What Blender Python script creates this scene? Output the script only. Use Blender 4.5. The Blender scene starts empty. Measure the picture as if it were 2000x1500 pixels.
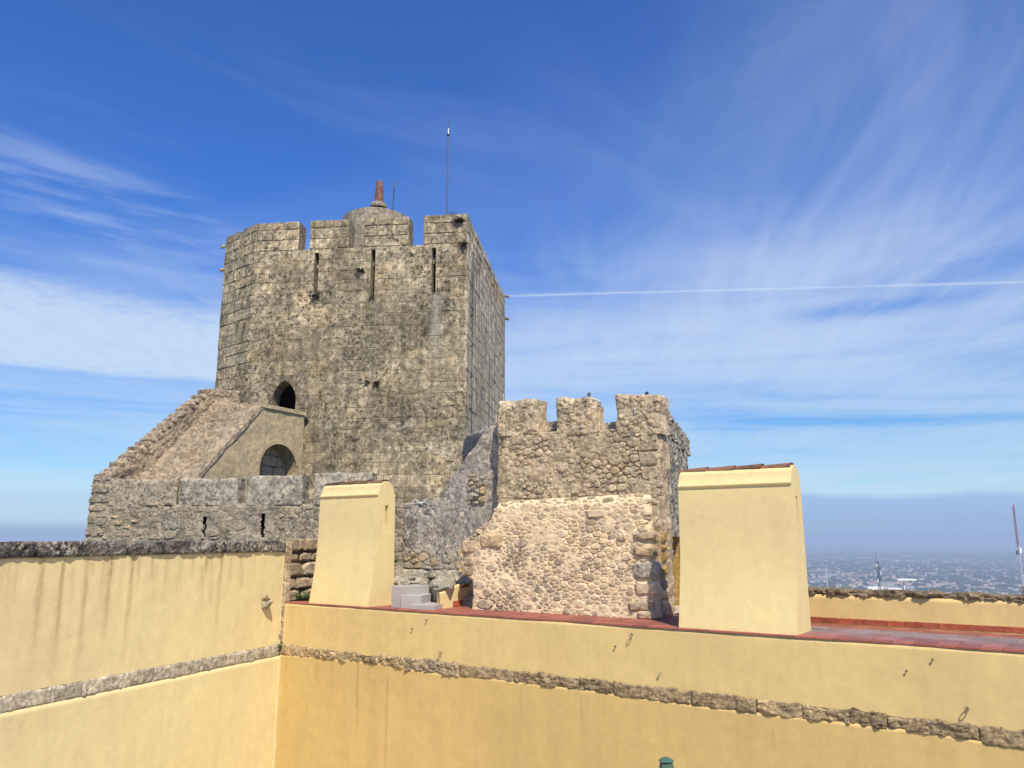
import bpy, bmesh, math, random
import numpy as np
from mathutils import Vector, Matrix

SC = bpy.context.scene
COL = SC.collection
random.seed(7)
RAD = math.radians

# ------------------------------------------------------------------ camera
# Eye level is z = 0.  The terrace beyond the courtyard lies 1.64 m lower, the courtyard 7.5 m lower.
FPX = 1550.0
PITCH = math.atan(301 / FPX)
CP, SP = math.cos(PITCH), math.sin(PITCH)
cd = bpy.data.cameras.new('camera')
cam = bpy.data.objects.new('camera', cd)
COL.objects.link(cam)
cd.sensor_width = 36
cd.lens = 36 * FPX / 2000
cd.clip_start = 0.1
cd.clip_end = 300000
cam.location = (0, 0, 0)
cam.rotation_euler = (math.pi / 2 + PITCH, 0, 0)
SC.camera = cam

# ------------------------------------------------------------------ sun, sky, exposure
SUN_AZ = RAD(164)      # clockwise from +Y
SUN_EL = RAD(52)
sd = Vector((math.sin(SUN_AZ) * math.cos(SUN_EL), math.cos(SUN_AZ) * math.cos(SUN_EL), math.sin(SUN_EL)))
ld = bpy.data.lights.new('sun', 'SUN')
ld.energy = 5.0
ld.angle = RAD(0.6)
ld.color = (1.0, 0.92, 0.76)
sun = bpy.data.objects.new('sun', ld)
sun.rotation_euler = sd.to_track_quat('Z', 'Y').to_euler()
sun.location = (0, -20, 30)
COL.objects.link(sun)

SC.view_settings.view_transform = 'Standard'
SC.view_settings.look = 'None'
SC.view_settings.exposure = 0.16
SC.view_settings.gamma = 1
SC.view_settings.use_curve_mapping = False
SC.cycles.volume_bounces = 0
SC.cycles.max_bounces = 8


class NT:
    """small node-tree writer"""
    def __init__(s, tree):
        s.t = tree
        s.n = tree.nodes
        s.l = tree.links

    def new(s, typ, **kw):
        nd = s.n.new(typ)
        for k, v in kw.items():
            setattr(nd, k, v)
        return nd

    def put(s, sock, v):
        if v is None:
            return
        if isinstance(v, bpy.types.NodeSocket):
            s.l.new(v, sock)
        else:
            if hasattr(sock.default_value, '__len__') and not hasattr(v, '__len__'):
                v = [v] * len(sock.default_value)
            if hasattr(sock.default_value, '__len__') and len(sock.default_value) == 4 and len(v) == 3:
                v = (*v, 1)
            sock.default_value = v

    def math(s, op, a, b=None, c=None, clamp=False):
        m = s.new('ShaderNodeMath', operation=op, use_clamp=clamp)
        s.put(m.inputs[0], a)
        s.put(m.inputs[1], b)
        s.put(m.inputs[2], c)
        return m.outputs[0]

    def vmath(s, op, a, b=None, out=0):
        m = s.new('ShaderNodeVectorMath', operation=op)
        s.put(m.inputs[0], a)
        if b is not None:
            s.put(m.inputs[1], b)
        return m.outputs[out]

    def scalev(s, a, k):
        m = s.new('ShaderNodeVectorMath', operation='SCALE')
        s.put(m.inputs[0], a)
        s.put(m.inputs['Scale'], k)
        return m.outputs[0]

    def mix(s, f, a, b, mode='MIX'):
        m = s.new('ShaderNodeMix', data_type='RGBA', blend_type=mode)
        s.put(m.inputs[0], f)
        s.put(m.inputs[6], a)
        s.put(m.inputs[7], b)
        return m.outputs[2]

    def noise(s, vec, scale, detail=4, rough=0.55, dist=0.0, out='Fac'):
        m = s.new('ShaderNodeTexNoise')
        s.put(m.inputs['Vector'], vec)
        m.inputs['Scale'].default_value = scale
        m.inputs['Detail'].default_value = detail
        m.inputs['Roughness'].default_value = rough
        m.inputs['Distortion'].default_value = dist
        return m.outputs[out]

    def voro(s, vec, scale, feat='F1', out='Distance'):
        m = s.new('ShaderNodeTexVoronoi', feature=feat)
        s.put(m.inputs['Vector'], vec)
        m.inputs['Scale'].default_value = scale
        return m.outputs[out]

    def ramp(s, v, a, b, lo=0.0, hi=1.0, smooth=True):
        m = s.new('ShaderNodeMapRange', clamp=True)
        if smooth:
            m.interpolation_type = 'SMOOTHSTEP'
        s.put(m.inputs[0], v)
        m.inputs[1].default_value = a
        m.inputs[2].default_value = b
        m.inputs[3].default_value = lo
        m.inputs[4].default_value = hi
        return m.outputs[0]

    def bump(s, h, dist=0.02, strength=1.0, nrm=None):
        m = s.new('ShaderNodeBump')
        m.inputs['Strength'].default_value = strength
        m.inputs['Distance'].default_value = dist
        s.put(m.inputs['Height'], h)
        if nrm is not None:
            s.put(m.inputs['Normal'], nrm)
        return m.outputs[0]


# world: Nishita sky with thin high cloud, all as a function of direction
W = bpy.data.worlds.new('World')
SC.world = W
W.use_nodes = True
k = NT(W.node_tree)
k.n.clear()
wo = k.new('ShaderNodeOutputWorld')
bg = k.new('ShaderNodeBackground')
k.l.new(bg.outputs[0], wo.inputs[0])
sky = k.new('ShaderNodeTexSky')
sky.sky_type = 'NISHITA'
sky.sun_disc = False
sky.sun_elevation = SUN_EL
sky.sun_rotation = SUN_AZ
sky.altitude = 200
sky.air_density = 1.0
sky.dust_density = 0.3
sky.ozone_density = 3.0
SKY_STR = 0.1
hs = k.new('ShaderNodeHueSaturation')
hs.inputs['Saturation'].default_value = 1.12
hs.inputs['Hue'].default_value = 0.505
hs.inputs['Value'].default_value = 1.0
k.l.new(sky.outputs[0], hs.inputs['Color'])
geo = k.new('ShaderNodeTexCoord')
d = geo.outputs['Generated']
sep = k.new('ShaderNodeSeparateXYZ')
k.l.new(d, sep.inputs[0])
dx, dy, dz = sep.outputs
el = k.math('ARCSINE', dz)                       # elevation, radians
az = k.math('ARCTAN2', dx, dy)                   # azimuth from +Y
clear = k.mix(1.0, hs.outputs[0], k.mix(k.ramp(el, RAD(2), RAD(26)), (0.66, 0.92, 1.14, 1), (0.60, 1.00, 1.55, 1)), 'MULTIPLY')   # the camera's deep blue
# point on a flat cloud layer; +0.06 keeps it finite at the horizon
den = k.math('ADD', k.math('MAXIMUM', dz, 0.0), 0.07)
cx = k.math('DIVIDE', dx, den)
cy = k.math('DIVIDE', dy, den)
comb = k.new('ShaderNodeCombineXYZ')
k.l.new(cx, comb.inputs[0])
k.l.new(cy, comb.inputs[1])
pl = comb.outputs[0]


def stretch(vec, sx, sy, rot, off=(0, 0, 0)):
    """turn first, then scale: streaks run along the direction 'rot' (from the x axis)"""
    m = k.new('ShaderNodeMapping')
    m.inputs['Rotation'].default_value = (0, 0, -rot)
    k.put(m.inputs[0], vec)
    m2 = k.new('ShaderNodeMapping')
    m2.inputs['Scale'].default_value = (sx, sy, 1)
    m2.inputs['Location'].default_value = off
    k.put(m2.inputs[0], m.outputs[0])
    return m2.outputs[0]


def blob(a0, e0, wa, we, tilt=0.0):
    """soft patch round an azimuth/elevation (degrees)"""
    a = k.math('SUBTRACT', az, RAD(a0))
    e = k.math('SUBTRACT', k.math('SUBTRACT', el, RAD(e0)), k.math('MULTIPLY', a, tilt))
    a = k.math('DIVIDE', a, RAD(wa))
    e = k.math('DIVIDE', e, RAD(we))
    r = k.math('ADD', k.math('MULTIPLY', a, a), k.math('MULTIPLY', e, e))
    return k.math('EXPONENT', k.math('MULTIPLY', r, -1.0))


def add(*v):
    r = v[0]
    for q in v[1:]:
        r = k.math('ADD', r, q)
    return r


def mul(a, b):
    return k.math('MULTIPLY', a, b)


fil = k.noise(stretch(pl, 0.6, 2.6, RAD(88), (1, 4, 0)), 1.6, 8, 0.62, 1.6)
fine = k.noise(stretch(pl, 1.0, 1.6, RAD(20)), 3.0, 8, 0.62, 0.9)
wisp = k.noise(stretch(pl, 0.45, 1.3, RAD(82), (3, 1, 0)), 1.1, 7, 0.60, 1.3)
wisp2 = k.noise(stretch(pl, 0.5, 1.7, RAD(40), (5, 2, 0)), 1.2, 7, 0.60, 1.0)
broad = k.noise(stretch(pl, 0.5, 0.5, 0, (7, 2, 0)), 0.8, 3, 0.5, 0.4)
ae = k.new('ShaderNodeCombineXYZ')
k.l.new(az, ae.inputs[0])
k.l.new(el, ae.inputs[1])
band_n = k.noise(stretch(ae.outputs[0], 1.0, 10.0, RAD(-1.5), (2, 5, 0)), 2.4, 7, 0.55, 0.7)
ripple = k.noise(stretch(ae.outputs[0], 34, 80, RAD(-10)), 1.2, 5, 0.65, 1.0)
# everywhere: more veil towards the horizon
veil = k.math('MULTIPLY', k.ramp(el, RAD(23), RAD(3)), 0.58)
veil = mul(veil, k.ramp(band_n, 0.34, 0.62, 0.22, 1.35))
veil = mul(veil, k.ramp(el, RAD(0.0), RAD(5), 0.9, 1.0))
# bank of bright cirrus low on the left, wisps above it
wob = k.math('MULTIPLY', k.math('SUBTRACT', fine, 0.5), RAD(2.4))
ltop = k.math('SUBTRACT', k.math('SUBTRACT', k.math('ADD', el, wob), RAD(13.6)), k.math('MULTIPLY', az, -0.035))
lbot = k.math('SUBTRACT', k.math('ADD', el, k.math('MULTIPLY', wob, 0.25)), RAD(10.6))
left = mul(k.ramp(ltop, RAD(1.9), RAD(-0.9)), k.ramp(lbot, RAD(-0.35), RAD(0.35)))
left = mul(left, k.ramp(az, RAD(-6), RAD(-15)))
left = mul(left, k.ramp(ripple, 0.34, 0.58, 0.55, 1.1))
left = k.math('MULTIPLY', left, k.ramp(ltop, RAD(1.0), RAD(-2.0), 0.75, 1.25))
w1 = mul(blob(-28, 20.2, 9, 2.4, -0.22), k.ramp(wisp2, 0.40, 0.72, 0.0, 0.6))
w2 = mul(blob(-12, 25, 24, 7), k.ramp(wisp2, 0.45, 0.75, 0.0, 0.13))
# wide thin sheet on the right
r1 = mul(blob(19, 17.4, 14, 4.2, 0.03), k.ramp(wisp, 0.32, 0.70, 0.16, 0.62))
r2 = mul(blob(24, 27, 15, 11, 0.2), k.ramp(wisp, 0.36, 0.74, 0.03, 0.28))
r3 = mul(blob(10, 13.0, 28, 2.6), k.ramp(band_n, 0.2, 0.6, 0.45, 0.72))
cover = add(veil, k.math('MULTIPLY', left, 1.35), w1, w2, r1, r2, r3)
cover = add(cover, mul(k.ramp(broad, 0.45, 0.75, 0.0, 0.10), k.ramp(el, RAD(50), RAD(20))))
# a clearer strip
gap = mul(blob(25, 14.9, 7, 0.7, 0.02), 0.6)
gap2 = mul(blob(22, 7.6, 24, 0.75, -0.03), 0.30)
cover = mul(cover, k.ramp(fil, 0.30, 0.70, 0.86, 1.12))
cover = k.math('SUBTRACT', cover, add(gap, gap2))
cover = k.math('MAXIMUM', cover, 0.0)
cover = k.math('SUBTRACT', 1.0, k.math('EXPONENT', k.math('MULTIPLY', cover, -1.5)))
# vapour trail: a great circle, kinked a little by noise
pA = Vector(((990 - 1000) / FPX, CP - (750 - 578) / FPX * SP, SP + (750 - 578) / FPX * CP)).normalized()
pB = Vector(((2000 - 1000) / FPX, CP - (750 - 551) / FPX * SP, SP + (750 - 551) / FPX * CP)).normalized()
tn = pA.cross(pB).normalized()
dist = k.vmath('DOT_PRODUCT', d, tuple(tn), out='Value')
tn2 = k.noise(d, 60, 4, 0.6)
dist = k.math('ADD', dist, k.math('MULTIPLY', k.math('SUBTRACT', tn2, 0.5), 0.0016))
tw = k.math('ABSOLUTE', dist)
trail = k.ramp(tw, 0.0026, 0.0004, 0, 0.50)
trail = mul(trail, k.ramp(k.noise(d, 9, 3), 0.3, 0.6, 0.55, 1.0))
trail = mul(trail, k.ramp(az, RAD(-7), RAD(1)))
cover2 = k.math('MAXIMUM', cover, k.math('ADD', k.math('MULTIPLY', trail, 0.8), k.math('MULTIPLY', cover, 0.80)))
cover2 = k.math('MINIMUM', cover2, 1.0)
white = k.new('ShaderNodeRGB')
cloud_col = k.mix(k.ramp(el, RAD(4), RAD(20)), (5.4, 6.7, 8.3, 1), (5.9, 6.9, 8.5, 1))
c = k.mix(k.math('MULTIPLY', cover2, 0.90), clear, cloud_col)
# dim blue-grey bank of distant haze just above the horizon
bank_top = k.math('ADD', RAD(2.9), k.math('MULTIPLY', k.math('SUBTRACT', k.noise(stretch(ae.outputs[0], 5, 5, 0), 1.0, 5), 0.5), RAD(2.0)))
bk = k.ramp(k.math('SUBTRACT', el, bank_top), RAD(0.25), RAD(-0.45), 0, 1)
bk = mul(bk, k.ramp(az, RAD(-12), RAD(14), 0.25, 0.80))
bank_col = k.mix(k.ramp(el, RAD(0), RAD(3)), (2.45, 3.5, 5.9, 1), (2.9, 4.3, 7.1, 1))
bk = k.math('MAXIMUM', bk, k.ramp(el, RAD(1.7), RAD(0.2), 0, 0.85))
c = k.mix(bk, c, bank_col)
# below the horizon the far ground stands for itself
c = k.mix(k.ramp(el, RAD(-0.2), RAD(-3)), c, (1.6, 2.3, 3.6, 1))
k.l.new(c, bg.inputs[0])
bg.inputs[1].default_value = SKY_STR


# ------------------------------------------------------------------ numpy noise
def _h(ix, iy, seed):
    n = (ix.astype(np.int64) * 374761393 + iy.astype(np.int64) * 668265263 + seed * 2147483647 + 1013904223) & 0xffffffff
    n = ((n ^ (n >> 13)) * 1274126177) & 0xffffffff
    n = (n ^ (n >> 16)) & 0xffffffff
    return n / 4294967295.0


def vnoise(x, y, seed=0):
    x = np.asarray(x, float)
    y = np.asarray(y, float)
    ix, iy = np.floor(x), np.floor(y)
    fx, fy = x - ix, y - iy
    fx = fx * fx * (3 - 2 * fx)
    fy = fy * fy * (3 - 2 * fy)
    a = _h(ix, iy, seed) * (1 - fx) + _h(ix + 1, iy, seed) * fx
    b = _h(ix, iy + 1, seed) * (1 - fx) + _h(ix + 1, iy + 1, seed) * fx
    return (a * (1 - fy) + b * fy) * 2 - 1


def fbm(x, y, seed=0, octs=4, gain=0.5):
    r, a = 0, 1.0
    for o in range(octs):
        r = r + a * vnoise(x * 2 ** o + 17.3 * o, y * 2 ** o - 9.1 * o, seed + o)
        a *= gain
    return r


def cell(x, y, seed=0):
    """jittered cells: border distance (F2-F1) and a random value per cell"""
    x = np.asarray(x, float)
    y = np.asarray(y, float)
    ix, iy = np.floor(x), np.floor(y)
    f1 = np.full(x.shape, 9.0)
    f2 = np.full(x.shape, 9.0)
    cid = np.zeros(x.shape)
    for i in (-1, 0, 1):
        for j in (-1, 0, 1):
            px = ix + i + _h(ix + i, iy + j, seed)
            py = iy + j + _h(ix + i, iy + j, seed + 5)
            dd = np.hypot(px - x, py - y)
            near = dd < f1
            f2 = np.where(near, f1, np.minimum(f2, dd))
            cid = np.where(near, _h(ix + i, iy + j, seed + 9), cid)
            f1 = np.where(near, dd, f1)
    return f2 - f1, cid


# ------------------------------------------------------------------ measuring helpers
def ray(u, v):
    a, b = (u - 1000) / FPX, (750 - v) / FPX
    return Vector((a, CP - b * SP, SP + b * CP))


def on_level(u, v, z):
    r = ray(u, v)
    return r * (z / r.z)


def towards(vp_x):
    """horizontal unit direction whose vanishing point sits at that column"""
    r = ray(vp_x, 1051)
    return Vector((r.x, r.y)).normalized()


class Face:
    """vertical plane: s runs along it, z up, d out of it towards the viewer"""
    def __init__(s, origin, direction):
        s.o = Vector((origin[0], origin[1]))
        s.d = Vector(direction).normalized()
        s.n = Vector((s.d.y, -s.d.x))

    def w(s, a, z, d=0.0):
        p = s.o + s.d * a + s.n * d
        return (p.x, p.y, z)

    def warr(s, a, z, d):
        a, z, d = np.broadcast_arrays(a, z, d)
        return np.stack([s.o.x + s.d.x * a + s.n.x * d, s.o.y + s.d.y * a + s.n.y * d, z + 0 * a], -1)

    def px(s, u, v):
        r = ray(u, v)
        t = s.o.dot(s.n) / (r.x * s.n.x + r.y * s.n.y)
        q = Vector((r.x * t, r.y * t)) - s.o
        return q.dot(s.d), r.z * t

    def shifted(s, d):
        return Face(s.o + s.n * d, s.d)

    @property
    def ang(s):
        return math.atan2(s.d.y, s.d.x)


# ------------------------------------------------------------------ object helpers
def mesh_obj(name, verts, faces, mat, parent=None, cid=None, smooth=False, attrs=None):
    me = bpy.data.meshes.new(name)
    me.from_pydata([tuple(v) for v in verts], [], faces)
    me.materials.append(mat)
    at = me.attributes.new('cid', 'FLOAT', 'POINT')
    if cid is None:
        cid = random.random()
    if np.isscalar(cid):
        cid = np.full(len(me.vertices), cid)
    at.data.foreach_set('value', np.asarray(cid, dtype=np.float32))
    if attrs:
        for kk, vv in attrs.items():
            a2 = me.attributes.new(kk, 'FLOAT', 'POINT')
            a2.data.foreach_set('value', np.asarray(vv, dtype=np.float32))
    if smooth:
        me.polygons.foreach_set('use_smooth', [True] * len(me.polygons))
    me.update()
    o = bpy.data.objects.new(name, me)
    COL.objects.link(o)
    if parent is not None:
        o.parent = parent
        # vertices are in world metres: undo the offset of the empty they hang on
        o.matrix_parent_inverse = Matrix.Translation(-Vector(parent['at'])) if 'at' in parent else Matrix.Identity(4)
    return o


def thing(name, loc, label, cat, group=None):
    o = bpy.data.objects.new(name, None)
    o.empty_display_size = 0.3
    o.location = loc
    o['at'] = list(loc)
    COL.objects.link(o)
    o['label'] = label
    o['category'] = cat
    if group:
        o['group'] = group
    return o


def tag(o, label, cat, group=None):
    o['label'] = label
    o['category'] = cat
    if group:
        o['group'] = group
    return o


class MB:
    def __init__(s):
        s.v, s.f, s.c = [], [], []

    def add(s, vs, fs, c=0.5):
        b = len(s.v)
        s.v += [tuple(p) for p in vs]
        s.f += [tuple(i + b for i in f) for f in fs]
        s.c += [c] * len(vs)
        return s

    def box(s, cx, cy, cz, hx, hy, hz, rz=0.0, c=0.5):
        ca, sa = math.cos(rz), math.sin(rz)
        vs = []
        for z in (-hz, hz):
            for x, y in ((-hx, -hy), (hx, -hy), (hx, hy), (-hx, hy)):
                vs.append((cx + x * ca - y * sa, cy + x * sa + y * ca, cz + z))
        return s.add(vs, [(3, 2, 1, 0), (4, 5, 6, 7), (0, 1, 5, 4), (1, 2, 6, 5), (2, 3, 7, 6), (3, 0, 4, 7)], c)

    def tube(s, p0, p1, r0, r1=None, n=10, c=0.5, caps=True):
        r1 = r0 if r1 is None else r1
        p0, p1 = Vector(p0), Vector(p1)
        ax = (p1 - p0).normalized()
        u = ax.orthogonal().normalized()
        w = ax.cross(u)
        vs = []
        for p, r in ((p0, r0), (p1, r1)):
            for i in range(n):
                a = 2 * math.pi * i / n
                vs.append(p + (u * math.cos(a) + w * math.sin(a)) * r)
        fs = [(i, (i + 1) % n, n + (i + 1) % n, n + i) for i in range(n)]
        if caps:
            fs += [tuple(range(n - 1, -1, -1)), tuple(range(n, 2 * n))]
        return s.add(vs, fs, c)

    def lathe(s, cx, cy, prof, n=32, c=0.5):
        vs, fs = [], []
        for r, z in prof:
            for i in range(n):
                a = 2 * math.pi * i / n
                vs.append((cx + r * math.cos(a), cy + r * math.sin(a), z))
        for j in range(len(prof) - 1):
            for i in range(n):
                fs.append((j * n + i, j * n + (i + 1) % n, (j + 1) * n + (i + 1) % n, (j + 1) * n + i))
        fs.append(tuple(range((len(prof) - 1) * n, len(prof) * n)))
        return s.add(vs, fs, c)

    def torus(s, ctr, nrm, R, r, n=20, m=8, c=0.5):
        ctr, nrm = Vector(ctr), Vector(nrm).normalized()
        u = nrm.orthogonal().normalized()
        w = nrm.cross(u)
        vs, fs = [], []
        for i in range(n):
            a = 2 * math.pi * i / n
            e = u * math.cos(a) + w * math.sin(a)
            for j in range(m):
                b = 2 * math.pi * j / m
                vs.append(ctr + e * (R + r * math.cos(b)) + nrm * r * math.sin(b))
        for i in range(n):
            for j in range(m):
                fs.append((i * m + j, ((i + 1) % n) * m + j, ((i + 1) % n) * m + (j + 1) % m, i * m + (j + 1) % m))
        return s.add(vs, fs, c)

    def build(s, name, mat, parent=None, smooth=False):
        return mesh_obj(name, s.v, s.f, mat, parent, cid=s.c, smooth=smooth)


def smooth_by_angle(o, deg=35):
    me = o.data
    me.polygons.foreach_set('use_smooth', [True] * len(me.polygons))
    bm = bmesh.new()
    bm.from_mesh(me)
    for e in bm.edges:
        if len(e.link_faces) == 2 and e.calc_face_angle(0) > RAD(deg):
            e.smooth = False
    bm.to_mesh(me)
    bm.free()


# ------------------------------------------------------------------ materials
def mat_base(name):
    m = bpy.data.materials.new(name)
    m.use_nodes = True
    n = NT(m.node_tree)
    b = m.node_tree.nodes['Principled BSDF']
    b.inputs['Specular IOR Level'].default_value = 0.2
    return m, n, b


def stone_mat(name, a, b, warm, dark=(0.05, 0.047, 0.04), pale=(0.46, 0.45, 0.41), warm_amt=0.3, dark_amt=0.5, mo_amt=1.0,
              pale_amt=0.3, streak=0.0, bump=0.03, scale=1.0, cov=0.0, patch=0.0, cid_amt=0.5, cid_warm=0.35, pits=1.0, streak_col=None):
    m, n, bs = mat_base(name)
    g = n.new('ShaderNodeNewGeometry')
    P = g.outputs['Position']
    at = n.new('ShaderNodeAttribute', attribute_name='cid')
    cid = at.outputs['Fac']
    big = n.noise(P, 0.45 * scale, 5, 0.6)
    mid = n.noise(P, 2.2 * scale, 6, 0.65, 0.3)
    col = n.mix(n.ramp(mid, 0.38, 0.62), a, b)
    # warm patches, by area and by piece
    wn = n.noise(P, 0.9 * scale, 4, 0.6, 0.6)
    wf = n.math('ADD', n.ramp(wn, 0.48, 0.68, 0, warm_amt), n.ramp(cid, 0.72, 1.0, 0, cid_warm), clamp=True)
    col = n.mix(wf, col, warm)
    # tone of the single piece
    tone = n.ramp(n.math('FRACT', n.math('MULTIPLY', cid, 7.31)), 0, 1, 1 - 0.45 * cid_amt, 1 + 0.35 * cid_amt, smooth=False)
    col = n.mix(1.0, col, tone, 'MULTIPLY')
    # pale lichen rosettes
    pn = n.noise(P, 7.5 * scale, 5, 0.7, 0.4)
    pm = n.ramp(n.noise(P, 0.8 * scale, 3, 0.5), 0.40, 0.62, 0.25, 1.0)
    pf = n.math('MULTIPLY', n.ramp(pn, 0.55, 0.61, 0, 1), n.math('MULTIPLY', pm, pale_amt * 1.6), clamp=True)
    rz = n.voro(n.vmath('ADD', P, n.scalev(n.noise(P, 9, 2, 0.5, out='Color'), 0.12)), 3.3 * scale)
    rf = n.math('MULTIPLY', n.ramp(rz, 0.25, 0.19), n.math('MULTIPLY', pm, pale_amt * 0.9), clamp=True)
    col = n.mix(n.math('MAXIMUM', pf, rf), col, pale)
    # dark crust
    dn = n.noise(P, 9.0 * scale, 8, 0.75, 0.2)
    dm = n.ramp(big, 0.36, 0.62, 0.45, 1.1)
    df = n.math('MULTIPLY', n.ramp(dn, 0.50 - cov, 0.57 - cov, 0, 1), n.math('MULTIPLY', dm, dark_amt * 1.25), clamp=True)
    col = n.mix(df, col, dark)
    dn2 = n.noise(P, 1.6 * scale, 6, 0.7, 0.6)
    col = n.mix(n.ramp(dn2, 0.50 - cov, 0.66 - cov, 0, dark_amt * 0.8), col, dark)
    if streak > 0:
        mp = n.new('ShaderNodeMapping')
        mp.inputs['Scale'].default_value = (3.2, 3.2, 0.16)
        n.put(mp.inputs[0], P)
        sn = n.noise(mp.outputs[0], 1.6, 6, 0.7, 0.25)
        col = n.mix(n.ramp(sn, 0.46, 0.62, 0, streak), col, streak_col or dark)
        sn2 = n.noise(mp.outputs[0], 2.7, 5, 0.7, 0.2)
        col = n.mix(n.ramp(sn2, 0.55, 0.68, 0, streak * 0.7), col, pale)
    if patch:
        pb = n.noise(P, 0.22, 4, 0.6, 0.8)
        col = n.mix(1.0, col, n.ramp(pb, 0.40, 0.60, 1 - patch * 0.55, 1 + patch * 0.30), 'MULTIPLY')
    # small pits
    mo = n.noise(P, 5.2 * scale, 3, 0.6, 0.5)
    col = n.mix(1.0, col, n.ramp(mo, 0.36, 0.64, 1 - 0.28 * mo_amt, 1 + 0.26 * mo_amt), 'MULTIPLY')
    pv = n.noise(P, 26 * scale, 3, 0.7)
    pt = n.ramp(pv, 0.60, 0.70, 0, 0.55 * pits)
    col = n.mix(pt, col, dark)
    fine_ = n.noise(P, 60 * scale, 3, 0.7)
    col = n.mix(1.0, col, n.ramp(fine_, 0.3, 0.7, 0.82, 1.18, smooth=False), 'MULTIPLY')
    n.l.new(col, bs.inputs['Base Color'])
    bs.inputs['Roughness'].default_value = 0.93
    h = n.math('ADD', n.math('MULTIPLY', dn, 0.7), n.math('MULTIPLY', n.noise(P, 28 * scale, 4, 0.7), 0.4))
    h = n.math('SUBTRACT', h, n.math('MULTIPLY', pt, 0.35))
    n.l.new(n.bump(h, bump, 1.0), bs.inputs['Normal'])
    return m


def add_run(mat, origin, direction, s0, w, z1, z0, col, amt):
    """rain-washed run of colour down a wall below one spot"""
    n = NT(mat.node_tree)
    bs = mat.node_tree.nodes['Principled BSDF']
    src = bs.inputs['Base Color'].links[0].from_socket
    P = n.new('ShaderNodeNewGeometry').outputs['Position']
    q = n.vmath('SUBTRACT', P, (origin[0], origin[1], 0))
    s_ = n.vmath('DOT_PRODUCT', q, (direction[0], direction[1], 0), out='Value')
    s_ = n.math('ADD', s_, n.math('MULTIPLY', n.math('SUBTRACT', n.noise(P, 1.5, 4, 0.6), 0.5), w * 1.2))
    x = n.math('DIVIDE', n.math('SUBTRACT', s_, s0), w)
    f = n.math('EXPONENT', n.math('MULTIPLY', n.math('MULTIPLY', x, x), -1.0))
    sp_ = n.new('ShaderNodeSeparateXYZ')
    n.l.new(P, sp_.inputs[0])
    f = n.math('MULTIPLY', f, n.ramp(sp_.outputs[2], z0, z0 + (z1 - z0) * 0.8))
    f = n.math('MULTIPLY', f, n.ramp(sp_.outputs[2], z1 + 0.05, z1 - 0.1))
    f = n.math('MULTIPLY', f, n.ramp(n.noise(P, 5, 6, 0.7), 0.35, 0.6, 0.45, 1.0))
    n.l.new(n.mix(n.math('MULTIPLY', f, amt), src, col), bs.inputs['Base Color'])


def plain_mat(name, col, rough=0.7, metal=0.0, var=0.12, scale=6.0, bump=0.0, spec=0.3, col2=None, cid_amt=0.0):
    m, n, bs = mat_base(name)
    P = n.new('ShaderNodeNewGeometry').outputs['Position']
    nz = n.noise(P, scale, 6, 0.65, 0.2)
    c2 = col2 or tuple(x * (1 - 2.5 * var) for x in col)
    c = n.mix(n.ramp(nz, 0.42, 0.68), col, c2)
    if cid_amt:
        cid = n.new('ShaderNodeAttribute', attribute_name='cid').outputs['Fac']
        c = n.mix(1.0, c, n.ramp(cid, 0, 1, 1 - cid_amt, 1 + cid_amt, smooth=False), 'MULTIPLY')
    n.l.new(c, bs.inputs['Base Color'])
    bs.inputs['Roughness'].default_value = rough
    bs.inputs['Metallic'].default_value = metal
    bs.inputs['Specular IOR Level'].default_value = spec
    if bump:
        n.l.new(n.bump(n.noise(P, scale * 5, 5, 0.7), bump), bs.inputs['Normal'])
    return m


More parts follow.
